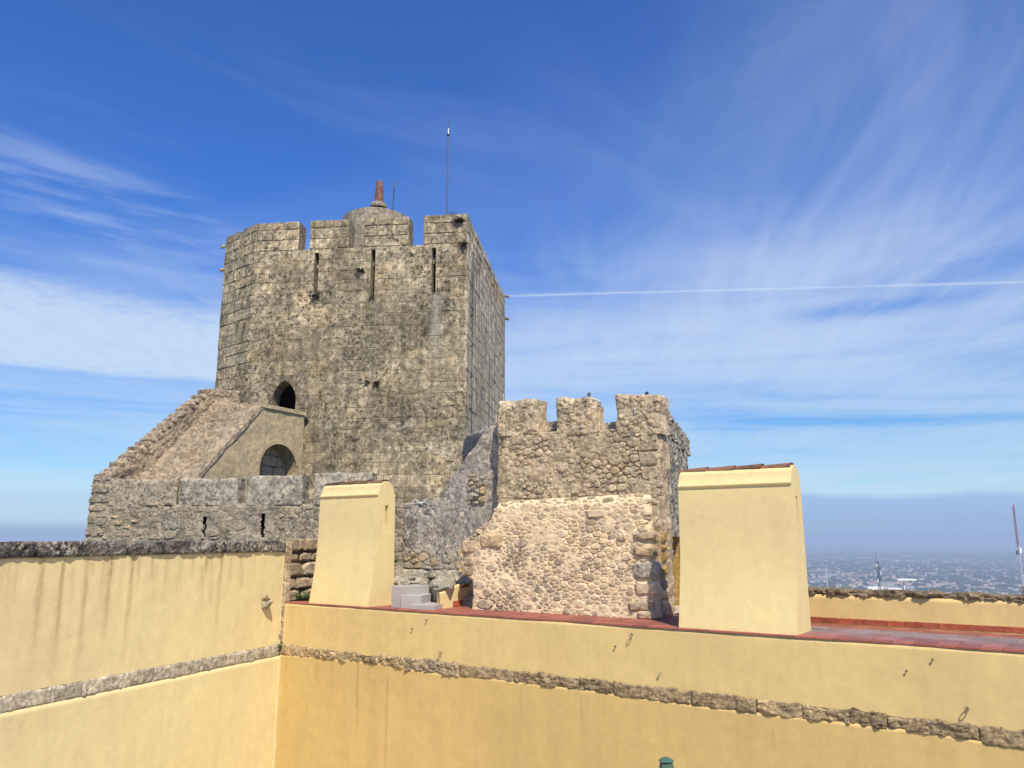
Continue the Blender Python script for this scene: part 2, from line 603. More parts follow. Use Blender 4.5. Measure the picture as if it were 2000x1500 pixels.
def plaster_mat(name, col, col2, stain=(0.235, 0.14, 0.045), mott=0.5, patch=0.0):
    """painted lime plaster; attribute 'stain' marks the drips that have run down it"""
    m, n, bs = mat_base(name)
    P = n.new('ShaderNodeNewGeometry').outputs['Position']
    big = n.noise(P, 0.35, 5, 0.55, 0.3)
    mp = n.new('ShaderNodeMapping')
    mp.inputs['Scale'].default_value = (1.6, 1.6, 0.22)
    n.put(mp.inputs[0], P)
    ver = n.noise(mp.outputs[0], 1.5, 5, 0.6)
    f = n.math('ADD', n.math('MULTIPLY', n.ramp(big, 0.35, 0.68), 0.6 * mott), n.math('MULTIPLY', n.ramp(ver, 0.4, 0.7), 0.6 * mott), clamp=True)
    c = n.mix(f, col, col2)
    sm = n.noise(P, 5.0, 5, 0.6)
    c = n.mix(1.0, c, n.ramp(sm, 0.3, 0.7, 0.965, 1.03, smooth=False), 'MULTIPLY')
    sm = n.noise(P, 1.7, 3, 0.6, 0.8)
    c = n.mix(n.ramp(sm, 0.56, 0.78, 0, 0.30), c, tuple(x * 0.84 for x in col2))
    if patch:
        pn = n.noise(P, 2.0, 8, 0.75, 0.5)
        c = n.mix(n.ramp(pn, 0.55, 0.66, 0, patch), c, (0.33, 0.29, 0.23))
    st = n.new('ShaderNodeAttribute', attribute_name='stain').outputs['Fac']
    rag = n.noise(P, 22, 6, 0.75)
    mp2 = n.new('ShaderNodeMapping')
    mp2.inputs['Scale'].default_value = (9, 9, 0.8)
    n.put(mp2.inputs[0], P)
    rag2 = n.noise(mp2.outputs[0], 1.5, 5, 0.7)
    sf = n.math('MULTIPLY', st, n.math('MULTIPLY', n.ramp(rag, 0.3, 0.6, 0.5, 1.15), n.ramp(rag2, 0.35, 0.6, 0.55, 1.1)), clamp=True)
    c = n.mix(n.math('MULTIPLY', sf, 0.95), c, stain)
    # trowel sweeps, hairline cracks and a few repaired patches
    tw = n.noise(P, 2.4, 7, 0.72, 2.5)
    c = n.mix(1.0, c, n.ramp(tw, 0.35, 0.65, 0.955, 1.035, smooth=False), 'MULTIPLY')
    ck = n.voro(n.vmath('ADD', P, n.scalev(n.noise(P, 3.0, 5, 0.7, out='Color'), 0.55)), 0.8, 'DISTANCE_TO_EDGE')
    c = n.mix(n.math('MULTIPLY', n.ramp(ck, 0.006, 0.002), n.ramp(n.noise(P, 0.6, 3), 0.50, 0.62, 0, 0.22)), c, (0.30, 0.20, 0.09))
    # tiny specks
    sp_ = n.voro(P, 3.1)
    c = n.mix(n.ramp(sp_, 0.022, 0.012, 0, 0.7), c, (0.2, 0.12, 0.05))
    n.l.new(c, bs.inputs['Base Color'])
    bs.inputs['Roughness'].default_value = 0.85
    h = n.math('ADD', n.math('MULTIPLY', n.noise(P, 3.0, 5, 0.6), 1.0), n.math('MULTIPLY', n.noise(P, 45, 3, 0.6), 0.06))
    n.l.new(n.bump(h, 0.012, 0.5), bs.inputs['Normal'])
    return m


M = {}
M['tower'] = stone_mat('tower_ashlar', (0.55, 0.435, 0.285), (0.40, 0.325, 0.22), (0.57, 0.42, 0.22), warm_amt=0.45,
                       dark=(0.08, 0.066, 0.046), pale=(0.68, 0.62, 0.47), dark_amt=0.72, pale_amt=0.65, bump=0.08, cid_amt=0.6, cid_warm=0.22, streak=0.32, scale=0.75, cov=-0.01, patch=0.55)
M['tower_side'] = stone_mat('tower_side_stone', (0.72, 0.60, 0.44), (0.58, 0.485, 0.355), (0.40, 0.31, 0.18), warm_amt=0.2,
                            dark_amt=0.25, pale_amt=0.4, bump=0.05, streak=0.8, pale=(0.62, 0.56, 0.46), streak_col=(0.10, 0.075, 0.055), cid_amt=0.25)
M['tower_core'] = stone_mat('tower_joint', (0.42, 0.335, 0.225), (0.33, 0.27, 0.185), (0.45, 0.33, 0.19), dark_amt=0.4, pale_amt=0.2, bump=0.03)
M['rubble'] = stone_mat('turret_rubble', (0.62, 0.48, 0.31), (0.51, 0.41, 0.28), (0.50, 0.375, 0.22), warm_amt=0.4,
                        dark_amt=0.28, pale_amt=0.22, bump=0.04, scale=1.2, cid_amt=0.45)
M['rubble_mortar'] = stone_mat('turret_old_mortar', (0.60, 0.465, 0.295), (0.50, 0.39, 0.255), (0.48, 0.35, 0.20), warm_amt=0.4,
                               dark_amt=0.30, pale_amt=0.20, bump=0.05, scale=1.3, cid_amt=0.1, cid_warm=0)
M['turret_side'] = stone_mat('turret_side_stone', (0.47, 0.41, 0.33), (0.36, 0.32, 0.265), (0.42, 0.33, 0.20), warm_amt=0.1,
                             dark_amt=0.6, pale_amt=0.45, bump=0.06, scale=1.1, streak=0.6)
M['field'] = stone_mat('pointed_field_stone', (0.72, 0.555, 0.35), (0.59, 0.465, 0.31), (0.76, 0.56, 0.30), warm_amt=0.4,
                       dark_amt=0.16, pale_amt=0.30, bump=0.03, scale=2.0, cid_amt=0.75, cid_warm=0.4, pits=0.6, mo_amt=0.5)
M['new_mortar'] = stone_mat('pink_lime_mortar', (0.78, 0.605, 0.385), (0.70, 0.54, 0.345), (0.79, 0.60, 0.36), warm_amt=0.3,
                            dark_amt=0.03, pale_amt=0.15, pale=(0.75, 0.68, 0.55), bump=0.02, scale=2.0, cid_amt=0.0, cid_warm=0, pits=0.25, mo_amt=0.3)
M['grey_wall'] = stone_mat('grey_lichened_render', (0.52, 0.455, 0.375), (0.41, 0.365, 0.31), (0.40, 0.31, 0.20), warm_amt=0.2,
                           dark=(0.09, 0.08, 0.075), dark_amt=0.7, pale_amt=0.9, pale=(0.60, 0.57, 0.53), bump=0.06, scale=1.6, cid_amt=0.25)
M['curtain'] = stone_mat('curtain_render', (0.50, 0.41, 0.29), (0.40, 0.33, 0.24), (0.46, 0.35, 0.20), warm_amt=0.25,
                         dark=(0.085, 0.075, 0.065), dark_amt=0.55, pale_amt=0.5, mo_amt=0.6, pale=(0.50, 0.455, 0.38), bump=0.08, scale=1.2, cid_amt=0.35)
M['merlon'] = stone_mat('grey_merlon_render', (0.52, 0.445, 0.335), (0.41, 0.35, 0.265), (0.36, 0.30, 0.22), warm_amt=0.1,
                        dark=(0.08, 0.075, 0.07), dark_amt=0.6, pale_amt=0.8, pale=(0.58, 0.54, 0.46), bump=0.08, scale=1.2, cid_amt=0.25)
M['ramp'] = stone_mat('ramp_rubble', (0.56, 0.43, 0.285), (0.45, 0.35, 0.24), (0.46, 0.34, 0.22), warm_amt=0.35,
                      dark=(0.10, 0.075, 0.055), dark_amt=0.5, pale_amt=0.45, bump=0.10, scale=1.1, cid_amt=0.5, cid_warm=0.2)
M['stair_plaster'] = stone_mat('old_ochre_plaster', (0.58, 0.45, 0.265), (0.47, 0.37, 0.23), (0.50, 0.38, 0.21), warm_amt=0.5,
                               dark=(0.14, 0.12, 0.10), dark_amt=0.4, pale_amt=0.3, mo_amt=0.4, streak=0.12, bump=0.04, scale=1.0, cid_amt=0.1)
M['block'] = stone_mat('honey_block', (0.56, 0.42, 0.25), (0.46, 0.36, 0.24), (0.64, 0.44, 0.22), warm_amt=0.5,
                       dark=(0.09, 0.08, 0.07), dark_amt=0.36, pale_amt=0.15, bump=0.06, scale=1.2, cid_amt=0.5, cid_warm=0.5)
M['coping'] = stone_mat('black_crusted_coping', (0.44, 0.385, 0.30), (0.29, 0.255, 0.205), (0.33, 0.26, 0.17), warm_amt=0.1,
                        dark=(0.035, 0.031, 0.028), dark_amt=1.0, pale_amt=0.6, pale=(0.50, 0.46, 0.40), bump=0.05, scale=1.3, cov=0.03, cid_amt=0.5, cid_warm=0)
M['band_left'] = stone_mat('pale_string_course', (0.56, 0.48, 0.345), (0.45, 0.385, 0.28), (0.54, 0.44, 0.29), warm_amt=0.3,
                           dark=(0.15, 0.13, 0.105), dark_amt=0.42, pale_amt=0.55, pale=(0.68, 0.64, 0.55), bump=0.03, scale=1.6, cid_amt=0.3, cid_warm=0.1)
M['band'] = stone_mat('rough_string_course', (0.47, 0.345, 0.19), (0.37, 0.275, 0.155), (0.52, 0.365, 0.175), warm_amt=0.4,
                      dark=(0.06, 0.047, 0.033), dark_amt=0.45, pale_amt=0.12, bump=0.035, scale=1.8, cid_amt=0.6, cid_warm=0.3)
M['parapet_top'] = stone_mat('rough_parapet_coping', (0.33, 0.25, 0.145), (0.24, 0.185, 0.115), (0.36, 0.27, 0.15), warm_amt=0.2,
                             dark=(0.05, 0.04, 0.03), dark_amt=0.5, pale_amt=0.15, bump=0.05, scale=1.8, cid_amt=0.4)
M['dome'] = stone_mat('dome_render', (0.36, 0.29, 0.21), (0.29, 0.24, 0.18), (0.36, 0.27, 0.18), warm_amt=0.2,
                      dark=(0.11, 0.09, 0.07), dark_amt=0.40, pale_amt=0.35, pale=(0.62, 0.58, 0.52), bump=0.03, scale=1.0, cid_amt=0.1, streak=0.3)
M['ledge'] = stone_mat('ledge_rock', (0.54, 0.47, 0.36), (0.43, 0.38, 0.30), (0.44, 0.34, 0.21), warm_amt=0.3,
                       dark=(0.10, 0.10, 0.07), dark_amt=0.4, pale_amt=0.45, bump=0.05, scale=1.8, cid_amt=0.3)
M['gold_jamb'] = stone_mat('golden_eroded_sandstone', (0.52, 0.34, 0.12), (0.42, 0.27, 0.09), (0.58, 0.39, 0.15), warm_amt=0.4,
                           dark=(0.14, 0.09, 0.04), dark_amt=0.35, pale_amt=0.05, bump=0.04, scale=2.5, cid_amt=0.1)
M['granite'] = plain_mat('grey_granite', (0.45, 0.41, 0.37), 0.8, var=0.12, scale=60, bump=0.002)
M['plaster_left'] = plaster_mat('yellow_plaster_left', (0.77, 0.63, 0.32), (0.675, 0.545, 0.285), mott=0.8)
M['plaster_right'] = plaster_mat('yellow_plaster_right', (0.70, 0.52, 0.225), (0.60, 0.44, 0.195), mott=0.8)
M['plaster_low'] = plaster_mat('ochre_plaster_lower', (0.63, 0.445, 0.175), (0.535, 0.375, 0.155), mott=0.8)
M['plaster_chimney'] = plaster_mat('pale_yellow_plaster', (0.735, 0.585, 0.285), (0.665, 0.525, 0.255), mott=0.6)
M['terracotta'] = plain_mat('terracotta_tile', (0.36, 0.085, 0.04), 0.65, var=0.12, scale=7, bump=0.003, cid_amt=0.2, spec=0.4)
M['edge_tile'] = plain_mat('edge_tile', (0.32, 0.10, 0.065), 0.6, var=0.10, scale=9, bump=0.003, cid_amt=0.22, spec=0.4, col2=(0.25, 0.095, 0.075))
M['floor_tile'] = plain_mat('floor_tile', (0.30, 0.115, 0.10), 0.6, var=0.10, scale=3, bump=0.003, cid_amt=0.28, spec=0.4, col2=(0.20, 0.15, 0.14))
M['grout'] = plain_mat('grout', (0.52, 0.40, 0.33), 0.9, scale=10)
M['roof_tile'] = plain_mat('weathered_roof_tile', (0.20, 0.095, 0.055), 0.85, var=0.1, scale=12, bump=0.01, col2=(0.085, 0.06, 0.045), cid_amt=0.5)
M['rust_pipe'] = plain_mat('rusty_red_pipe', (0.15, 0.06, 0.042), 0.8, scale=5, bump=0.01, col2=(0.30, 0.17, 0.12))
M['metal'] = plain_mat('galvanised_metal', (0.30, 0.27, 0.25), 0.45, metal=0.8, scale=30, col2=(0.14, 0.10, 0.08))
M['bright_metal'] = plain_mat('bright_metal', (0.75, 0.75, 0.76), 0.3, metal=0.9, scale=30)
M['dark_metal'] = plain_mat('dark_metal', (0.05, 0.05, 0.055), 0.5, metal=0.3, scale=30)
M['lead'] = plain_mat('steel_rod', (0.16, 0.17, 0.19), 0.5, metal=0.5, scale=30)
M['lamp_green'] = plain_mat('green_lamp_paint', (0.055, 0.13, 0.10), 0.5, scale=25, bump=0.002, col2=(0.11, 0.14, 0.09))
M['dark'] = plain_mat('interior_shade_black', (0.03, 0.027, 0.022), 0.95)  # near-black colour stands in for the shade inside openings
M['leaf'] = plain_mat('green_leaf', (0.055, 0.10, 0.02), 0.6, scale=20, col2=(0.03, 0.06, 0.012), cid_amt=0.5)
M['dry'] = plain_mat('dry_plant', (0.14, 0.09, 0.05), 0.8, scale=20, cid_amt=0.5)
M['dry_dark'] = plain_mat('dark_dry_plant', (0.045, 0.035, 0.022), 0.9, scale=20, cid_amt=0.5)
M['yellow_flower'] = plain_mat('yellow_petal', (0.85, 0.62, 0.02), 0.6, var=0.02)
M['mast_red'] = plain_mat('mast_red_paint', (0.42, 0.16, 0.18), 0.6, scale=2)
M['mast_white'] = plain_mat('mast_white_paint', (0.75, 0.75, 0.76), 0.6, scale=2)
M['mast_grey'] = plain_mat('mast_grey_steel', (0.16, 0.17, 0.21), 0.6, scale=2)
M['white_paint'] = plain_mat('white_wall_paint', (0.80, 0.79, 0.75), 0.8, scale=0.2, var=0.04)
M['roof_far'] = plain_mat('far_roof', (0.36, 0.25, 0.20), 0.9, scale=0.1, var=0.05, cid_amt=0.4)
M['wall_far'] = plain_mat('far_house_wall', (0.52, 0.49, 0.44), 0.9, scale=0.05, var=0.05, cid_amt=0.25)
M['tree_far'] = plain_mat('far_tree_crowns', (0.045, 0.06, 0.03), 0.95, scale=0.02, col2=(0.025, 0.038, 0.02), cid_amt=0.4)
M['old_white'] = plain_mat('white_plastic', (0.75, 0.76, 0.78), 0.6)


# ------------------------------------------------------------------ wall builders
def solid_cells(name, face, se, ze, solid, thick, mat, parent, front=0.0):
    """extruded wall on a grid of cells, open where solid(s, z) is false; only outer faces are kept"""
    ns, nz = len(se) - 1, len(ze) - 1
    F = [[solid((se[i] + se[i + 1]) / 2, (ze[j] + ze[j + 1]) / 2) for j in range(nz)] for i in range(ns)]
    vid, vs, fs = {}, [], []

    def V(i, j, b):
        key = (i, j, b)
        if key not in vid:
            vid[key] = len(vs)
            vs.append(face.w(se[i], ze[j], front - (thick if b else 0)))
        return vid[key]

    def S(i, j):
        return 0 <= i < ns and 0 <= j < nz and F[i][j]
    for i in range(ns):
        for j in range(nz):
            if not F[i][j]:
                continue
            fs.append((V(i, j, 0), V(i + 1, j, 0), V(i + 1, j + 1, 0), V(i, j + 1, 0)))
            fs.append((V(i, j, 1), V(i, j + 1, 1), V(i + 1, j + 1, 1), V(i + 1, j, 1)))
            if not S(i - 1, j):
                fs.append((V(i, j, 0), V(i, j + 1, 0), V(i, j + 1, 1), V(i, j, 1)))
            if not S(i + 1, j):
                fs.append((V(i + 1, j, 0), V(i + 1, j, 1), V(i + 1, j + 1, 1), V(i + 1, j + 1, 0)))
            if not S(i, j - 1):
                fs.append((V(i, j, 0), V(i, j, 1), V(i + 1, j, 1), V(i + 1, j, 0)))
            if not S(i, j + 1):
                fs.append((V(i, j + 1, 0), V(i + 1, j + 1, 0), V(i + 1, j + 1, 1), V(i, j + 1, 1)))
    return mesh_obj(name, vs, fs, mat, parent, cid=0.3)


def block_geo(face, s0, s1, z0, z1, out, rng, back=0.06, gap=0.004, bev=0.014, rag=0.012, round_=0.0):
    """one dressed stone with a worn, slightly uneven outline"""
    s0, s1, z0, z1 = s0 + gap, s1 - gap, z0 + gap, z1 - gap
    w, h = s1 - s0, z1 - z0
    if w < 0.04 or h < 0.04:
        return None
    bev = min(bev, w * 0.3, h * 0.3)
    rag = min(rag, w * 0.08, h * 0.08)
    base = []
    for a, b in ((0, 0), (0.33, 0), (0.67, 0), (1, 0), (1, 0.5), (1, 1), (0.67, 1), (0.33, 1), (0, 1), (0, 0.5)):
        corner = (a in (0, 1)) and (b in (0, 1))
        q = rng.uniform(0.2, 1.6) * rag * (1.5 if corner else 0.6)
        ss = s0 + w * a + (q if a == 0 else -q if a == 1 else rng.uniform(-rag, rag))
        zz = z0 + h * b + (q if b == 0 else -q if b == 1 else rng.uniform(-rag, rag) * 0.3)
        base.append((ss, zz))
    mid, n = (s0 + w / 2, z0 + h / 2), len(base)
    vs = [face.w(a, b, -back) for a, b in base]
    vs += [face.w(a, b, out - bev * rng.uniform(0.7, 1.3)) for a, b in base]
    for a, b in base:
        ia = a + (bev if a < mid[0] - w * 0.4 else -bev if a > mid[0] + w * 0.4 else 0)
        ib = b + (bev if b < mid[1] - h * 0.3 else -bev if b > mid[1] + h * 0.3 else 0)
        vs.append(face.w(ia, ib, out + rng.uniform(-0.004, 0.004)))
    fs = [(i, (i + 1) % n, n + (i + 1) % n, n + i) for i in range(n)]
    fs += [(n + i, n + (i + 1) % n, 2 * n + (i + 1) % n, 2 * n + i) for i in range(n)]
    fs.append(tuple(range(2 * n, 3 * n)))
    return vs, fs


def box_subtract(r, holes):
    out = [r]
    for (a0, a1, b0, b1) in holes:
        nxt = []
        for (s0, s1, z0, z1) in out:
            if a1 <= s0 or a0 >= s1 or b1 <= z0 or b0 >= z1:
                nxt.append((s0, s1, z0, z1))
                continue
            if a0 > s0:
                nxt.append((s0, a0, z0, z1))
            if a1 < s1:
                nxt.append((a1, s1, z0, z1))
            m0, m1 = max(s0, a0), min(s1, a1)
            if b0 > z0:
                nxt.append((m0, m1, z0, b0))
            if b1 < z1:
                nxt.append((m0, m1, b1, z1))
        out = nxt
    return [q for q in out if q[1] - q[0] > 0.06 and q[3] - q[2] > 0.05]


def ashlar(face, zs, s0, s1, holes, rng, lens=(0.55, 1.25), out=0.03, outj=0.012, **kw):
    """list of (area, verts, faces) in courses"""
    res = []
    for j in range(len(zs) - 1):
        a = s0 - rng.uniform(0, 0.5)
        while a < s1:
            L = rng.uniform(*lens)
            if rng.random() < 0.12:
                L *= 0.45
            b = a + L
            if s1 - b < 0.3:
                b = s1
            dz = rng.uniform(-0.012, 0.012)
            r = (max(a, s0), min(b, s1), zs[j], zs[j + 1])
            if r[1] - r[0] > 0.05:
                for q in box_subtract(r, holes):
                    e0, e1 = rng.uniform(-0.012, 0.008), rng.uniform(-0.008, 0.012)
                    q = (q[0], q[1], q[2] + e0, q[3] + e1)
                    g = block_geo(face, *q, out + rng.uniform(-outj, outj), rng, **kw)
                    if g:
                        res.append(((q[1] - q[0]) * (q[3] - q[2]), g[0], g[1]))
            a = b
    return res


def emit(pieces, name, mat, parent, keep, rng, rest='small_stones'):
    """the biggest pieces as parts of their own, what is left as one part"""
    pieces = sorted(pieces, key=lambda q: -q[0])
    for p in pieces[:keep]:
        mesh_obj(name, p[1], p[2], mat, parent, cid=rng.random())
    if len(pieces) > keep:
        mb = MB()
        for p in pieces[keep:]:
            mb.add(p[1], p[2], rng.random())
        o = mb.build(rest, mat, parent)
        o['kind'] = 'stuff'


def clip_half(poly, nx, ny, c):
    out = []
    for i in range(len(poly)):
        p, q = poly[i], poly[(i + 1) % len(poly)]
        dp, dq = p[0] * nx + p[1] * ny - c, q[0] * nx + q[1] * ny - c
        if dp <= 0:
            out.append(p)
        if (dp < 0 < dq) or (dq < 0 < dp):
            t = dp / (dp - dq)
            out.append((p[0] + (q[0] - p[0]) * t, p[1] + (q[1] - p[1]) * t))
    return out


def rubble_cells(s0, s1, z0, z1, sizes, rng, inside=None, aspect=1.5):
    """cells of mixed size: big stones first, small ones between (power diagram, stretched sideways)"""
    pts = []
    Z = aspect
    area = (s1 - s0) * (z1 - z0) * Z
    for size, share in sizes:
        tries = int(area / (size * size) * 12)
        goal = int(area * share / (size * size * 0.85))
        got = 0
        for _ in range(tries):
            if got >= goal:
                break
            p = (rng.uniform(s0, s1), rng.uniform(z0, z1) * Z)
            if inside and not inside(p[0], p[1] / Z):
                continue
            ok = True
            for q in pts:
                dd = (q[0] - p[0]) ** 2 + (q[1] - p[1]) ** 2
                if dd < ((size + q[2]) * 0.47) ** 2:
                    ok = False
                    break
            if ok:
                pts.append((p[0], p[1], size))
                got += 1
    A = np.array(pts)
    cells = []
    for i, (x, y, r) in enumerate(pts):
        R = 2.6 * r
        poly = [(x - R * 0.62, y - R * 0.5), (x + R * 0.62, y - R * 0.5), (x + R * 0.62, y + R * 0.5), (x - R * 0.62, y + R * 0.5)]
        poly = [(min(max(a, s0), s1), min(max(b, z0 * Z), z1 * Z)) for a, b in poly]
        dd = np.hypot(A[:, 0] - x, A[:, 1] - y)
        for jn in np.argsort(dd)[1:22]:
            qx, qy, qr = A[jn]
            L = dd[jn]
            nx, ny = (qx - x) / L, (qy - y) / L
            off = (L * L + (r * r - qr * qr) * 0.35) / (2 * L)
            off = min(max(off, L * 0.2), L * 0.8)
            poly = clip_half(poly, nx, ny, x * nx + y * ny + off)
            if len(poly) < 3:
                break
        if len(poly) >= 3:
            cells.append(([(a, b / Z) for a, b in poly], r))
    return cells


def stone_geo(face, poly, rng, out=0.05, gap=0.012, back=0.06, dfn=None, n=10):
    """rounded field stone in the outline of its cell"""
    P = np.array(poly)
    c = P.mean(0)
    # two points on each of the longer edges: broken, angular outline with blunt corners
    seg = np.roll(P, -1, 0) - P
    L = np.hypot(seg[:, 0], seg[:, 1])
    if L.sum() < 0.12:
        return None
    keep_ = set(np.argsort(-L)[:6])
    ring = []
    for i in range(len(P)):
        if i in keep_ and L[i] > 0.015:
            ring.append(P[i] + seg[i] * rng.uniform(0.14, 0.26))
            ring.append(P[i] + seg[i] * rng.uniform(0.74, 0.86))
    sm = np.array(ring)
    if len(sm) < 6:
        return None
    n = len(sm)
    v = sm - c
    ln = np.hypot(v[:, 0], v[:, 1])[:, None]
    sm = c + v * np.maximum(1 - gap / np.maximum(ln, 0.01), 0.35)
    jit = np.array([rng.uniform(0.90, 1.03) for _ in range(n)])[:, None]
    sm = c + (sm - c) * jit
    size = math.sqrt(abs(np.sum(sm[:, 0] * np.roll(sm[:, 1], -1) - np.roll(sm[:, 0], -1) * sm[:, 1])) / 2)
    h = out * min(1.3, 0.45 + size / 0.22)
    base = dfn(c[0], c[1]) if dfn else 0.0
    tx, tz = rng.uniform(-0.25, 0.25) * h, rng.uniform(-0.15, 0.35) * h
    vs = [face.w(a, b, base - back) for a, b in sm]
    vs += [face.w(a, b, base + h * rng.uniform(0.35, 0.6)) for a, b in c + (sm - c) * 0.96]
    for a, b in c + (sm - c) * 0.72:
        vs.append(face.w(a, b, base + h * rng.uniform(0.75, 1.15) + tx * (a - c[0]) / (size + .01) - tz * (b - c[1]) / (size + .01)))
    vs.append(face.w(c[0], c[1], base + h * rng.uniform(0.98, 1.12)))
    fs = [(i, (i + 1) % n, n + (i + 1) % n, n + i) for i in range(n)]
    fs += [(n + i, n + (i + 1) % n, 2 * n + (i + 1) % n, 2 * n + i) for i in range(n)]
    fs += [(2 * n + i, 2 * n + (i + 1) % n, 3 * n) for i in range(n)]
    return size * size, vs, fs


def rough_slab(name, face, s0, s1, z0, z1, mat, parent, res=0.05, thick=0.5, amp=0.03, seed=1, top=None, bottom=None,
               left=None, right=None, cells=None, cell_h=0.03, dfn=None, hole=None, topn=5, edge=0.03, nscale=2.0, smooth=False):
    """thick wall with a weathered face: grid displaced by noise and, if asked, by stones in relief"""
    ns = max(3, int((s1 - s0) / res))
    nz = max(3, int((z1 - z0) / res))
    u = np.linspace(0, 1, ns + 1)[:, None]
    v = np.linspace(0, 1, nz + 1)[None, :]
    zz = z0 + (z1 - z0) * v + 0 * u
    Lf = (left(zz) if left else s0) + edge * fbm(zz * 3, 0 * zz + 3.1, seed + 11, 4)
    Rf = (right(zz) if right else s1) + edge * fbm(zz * 3, 0 * zz + 9.7, seed + 12, 4)
    ss = Lf + (Rf - Lf) * u
    tp = (top(ss) if top else z1) + edge * fbm(ss * 3, 0 * ss + 5.5, seed + 13, 4)
    bt = (bottom(ss) if bottom else z0) + 0 * ss
    zz = bt + (tp - bt) * v
    dd = amp * fbm(ss * nscale, zz * nscale, seed, 5, 0.55)
    cidv = np.full(ss.shape, 0.4)
    if cells:
        jx = ss + 0.06 * fbm(ss * 4, zz * 4, seed + 31, 2)
        jz = zz + 0.06 * fbm(ss * 4, zz * 4, seed + 37, 2)
        b, cidv = cell(jx / cells[0], jz / cells[1], seed + 3)
        dd = dd + cell_h * (np.clip(b * 3.2, 0, 1) ** 0.6) * (0.5 + cidv)
        cidv = np.where(b < 0.12, 0.4, cidv)
    if dfn is not None:
        dd = dd + dfn(ss, zz)
    # round the arrises
    eu = np.minimum(ss - Lf, Rf - ss)
    ev = tp - zz
    dd = dd - 0.05 * np.exp(-np.minimum(eu, ev) / 0.04)
    front = face.warr(ss, zz, dd)
    vs = list(front.reshape(-1, 3))
    cid_all = list(cidv.reshape(-1))
    idx = lambda i, j: i * (nz + 1) + j
    fs = []
    for i in range(ns):
        for j in range(nz):
            if hole is not None and hole((ss[i, j] + ss[i + 1, j]) / 2, (zz[i, j] + zz[i, j + 1]) / 2):
                continue
            fs.append((idx(i, j), idx(i + 1, j), idx(i + 1, j + 1), idx(i, j + 1)))

    def strip(line, sarr, zarr, darr, flip, rough_):
        """carry a border line of the face back through the thickness"""
        m = len(line)
        prev = list(line)
        for kk in range(1, topn + 1):
            t = thick * kk / topn
            q = amp * 0.8 * fbm(sarr * 4, np.full(m, t * 4.0), seed + 21, 3) * (1 if rough_ == 'z' else 0)
            q2 = amp * 0.8 * fbm(zarr * 4, np.full(m, t * 4.0), seed + 22, 3) * (1 if rough_ == 's' else 0)
            row = face.warr(sarr + q2, zarr + q, darr * (1 - kk / topn) - t)
            b0 = len(vs)
            vs.extend(list(row))
            cid_all.extend([0.4] * m)
            for a in range(m - 1):
                f = (prev[a], prev[a + 1], b0 + a + 1, b0 + a)
                fs.append(f if not flip else f[::-1])
            prev = list(range(b0, b0 + m))
        return prev
    strip([idx(i, nz) for i in range(ns + 1)], ss[:, nz], zz[:, nz], dd[:, nz], False, 'z')
    strip([idx(0, j) for j in range(nz + 1)], ss[0], zz[0], dd[0], False, 's')
    strip([idx(ns, j) for j in range(nz + 1)], ss[ns], zz[ns], dd[ns], True, 's')
    b0 = len(vs)
    for (i, j) in ((0, 0), (ns, 0), (ns, nz), (0, nz)):
        vs.append(face.w(ss[i, j], zz[i, j], -thick))
        cid_all.append(0.4)
    return mesh_obj(name, vs, fs, mat, parent, cid=np.array(cid_all), smooth=smooth)


def poly_fn(pts):
    xs = np.array([p[0] for p in pts], float)
    ys = np.array([p[1] for p in pts], float)
    o = np.argsort(xs)
    return lambda q: np.interp(q, xs[o], ys[o])


def arch_pts(cx, z0, w, h, pointed, n=9):
    """outline of an arched opening, from bottom left over the crown to bottom right"""
    r = w / 2
    pts = [(cx - r, z0)]
    if pointed:
        R = w * 0.92
        spring = z0 + h - math.sqrt(max(R * R - (R - r) ** 2, 0.0))
        th = math.acos((R - r) / R)
        for i in range(n + 1):
            a = th * i / n
            pts.append((cx - r + R - R * math.cos(a), spring + R * math.sin(a)))
        for i in range(n - 1, -1, -1):
            a = th * i / n
            pts.append((cx + r - R + R * math.cos(a), spring + R * math.sin(a)))
    else:
        spring = z0 + h - r
        for i in range(2 * n + 1):
            a = math.pi * i / (2 * n)
            pts.append((cx - r * math.cos(a), spring + r * math.sin(a)))
    pts.append((cx + r, z0))
    return pts


def arch_infill(face, arch, rect, out, back):
    """plate that fills a rectangular hole round an arched opening, with its reveal"""
    s0, s1, z0, z1 = rect
    n = len(arch)
    outer = []
    cx = (s0 + s1) / 2
    for (a, b) in arch:
        if b <= arch[0][1] + 1e-6:
            outer.append((s0 if a < cx else s1, b))
            continue
        t1 = abs((a - cx)) / ((s1 - s0) / 2)
        if t1 > 0.85:
            outer.append((s0 if a < cx else s1, b))
        else:
            outer.append((a * 1.0 if t1 < 0.6 else (s0 if a < cx else s1), z1))
    vs = [face.w(a, b, out) for a, b in outer] + [face.w(a, b, out) for a, b in arch] + [face.w(a, b, -back) for a, b in arch]
    fs = [(i, n + i, n + i + 1, i + 1) for i in range(n - 1)]
    fs = [f[::-1] for f in fs]
    fs += [(n + i, 2 * n + i, 2 * n + i + 1, n + i + 1) for i in range(n - 1)]
    return vs, fs


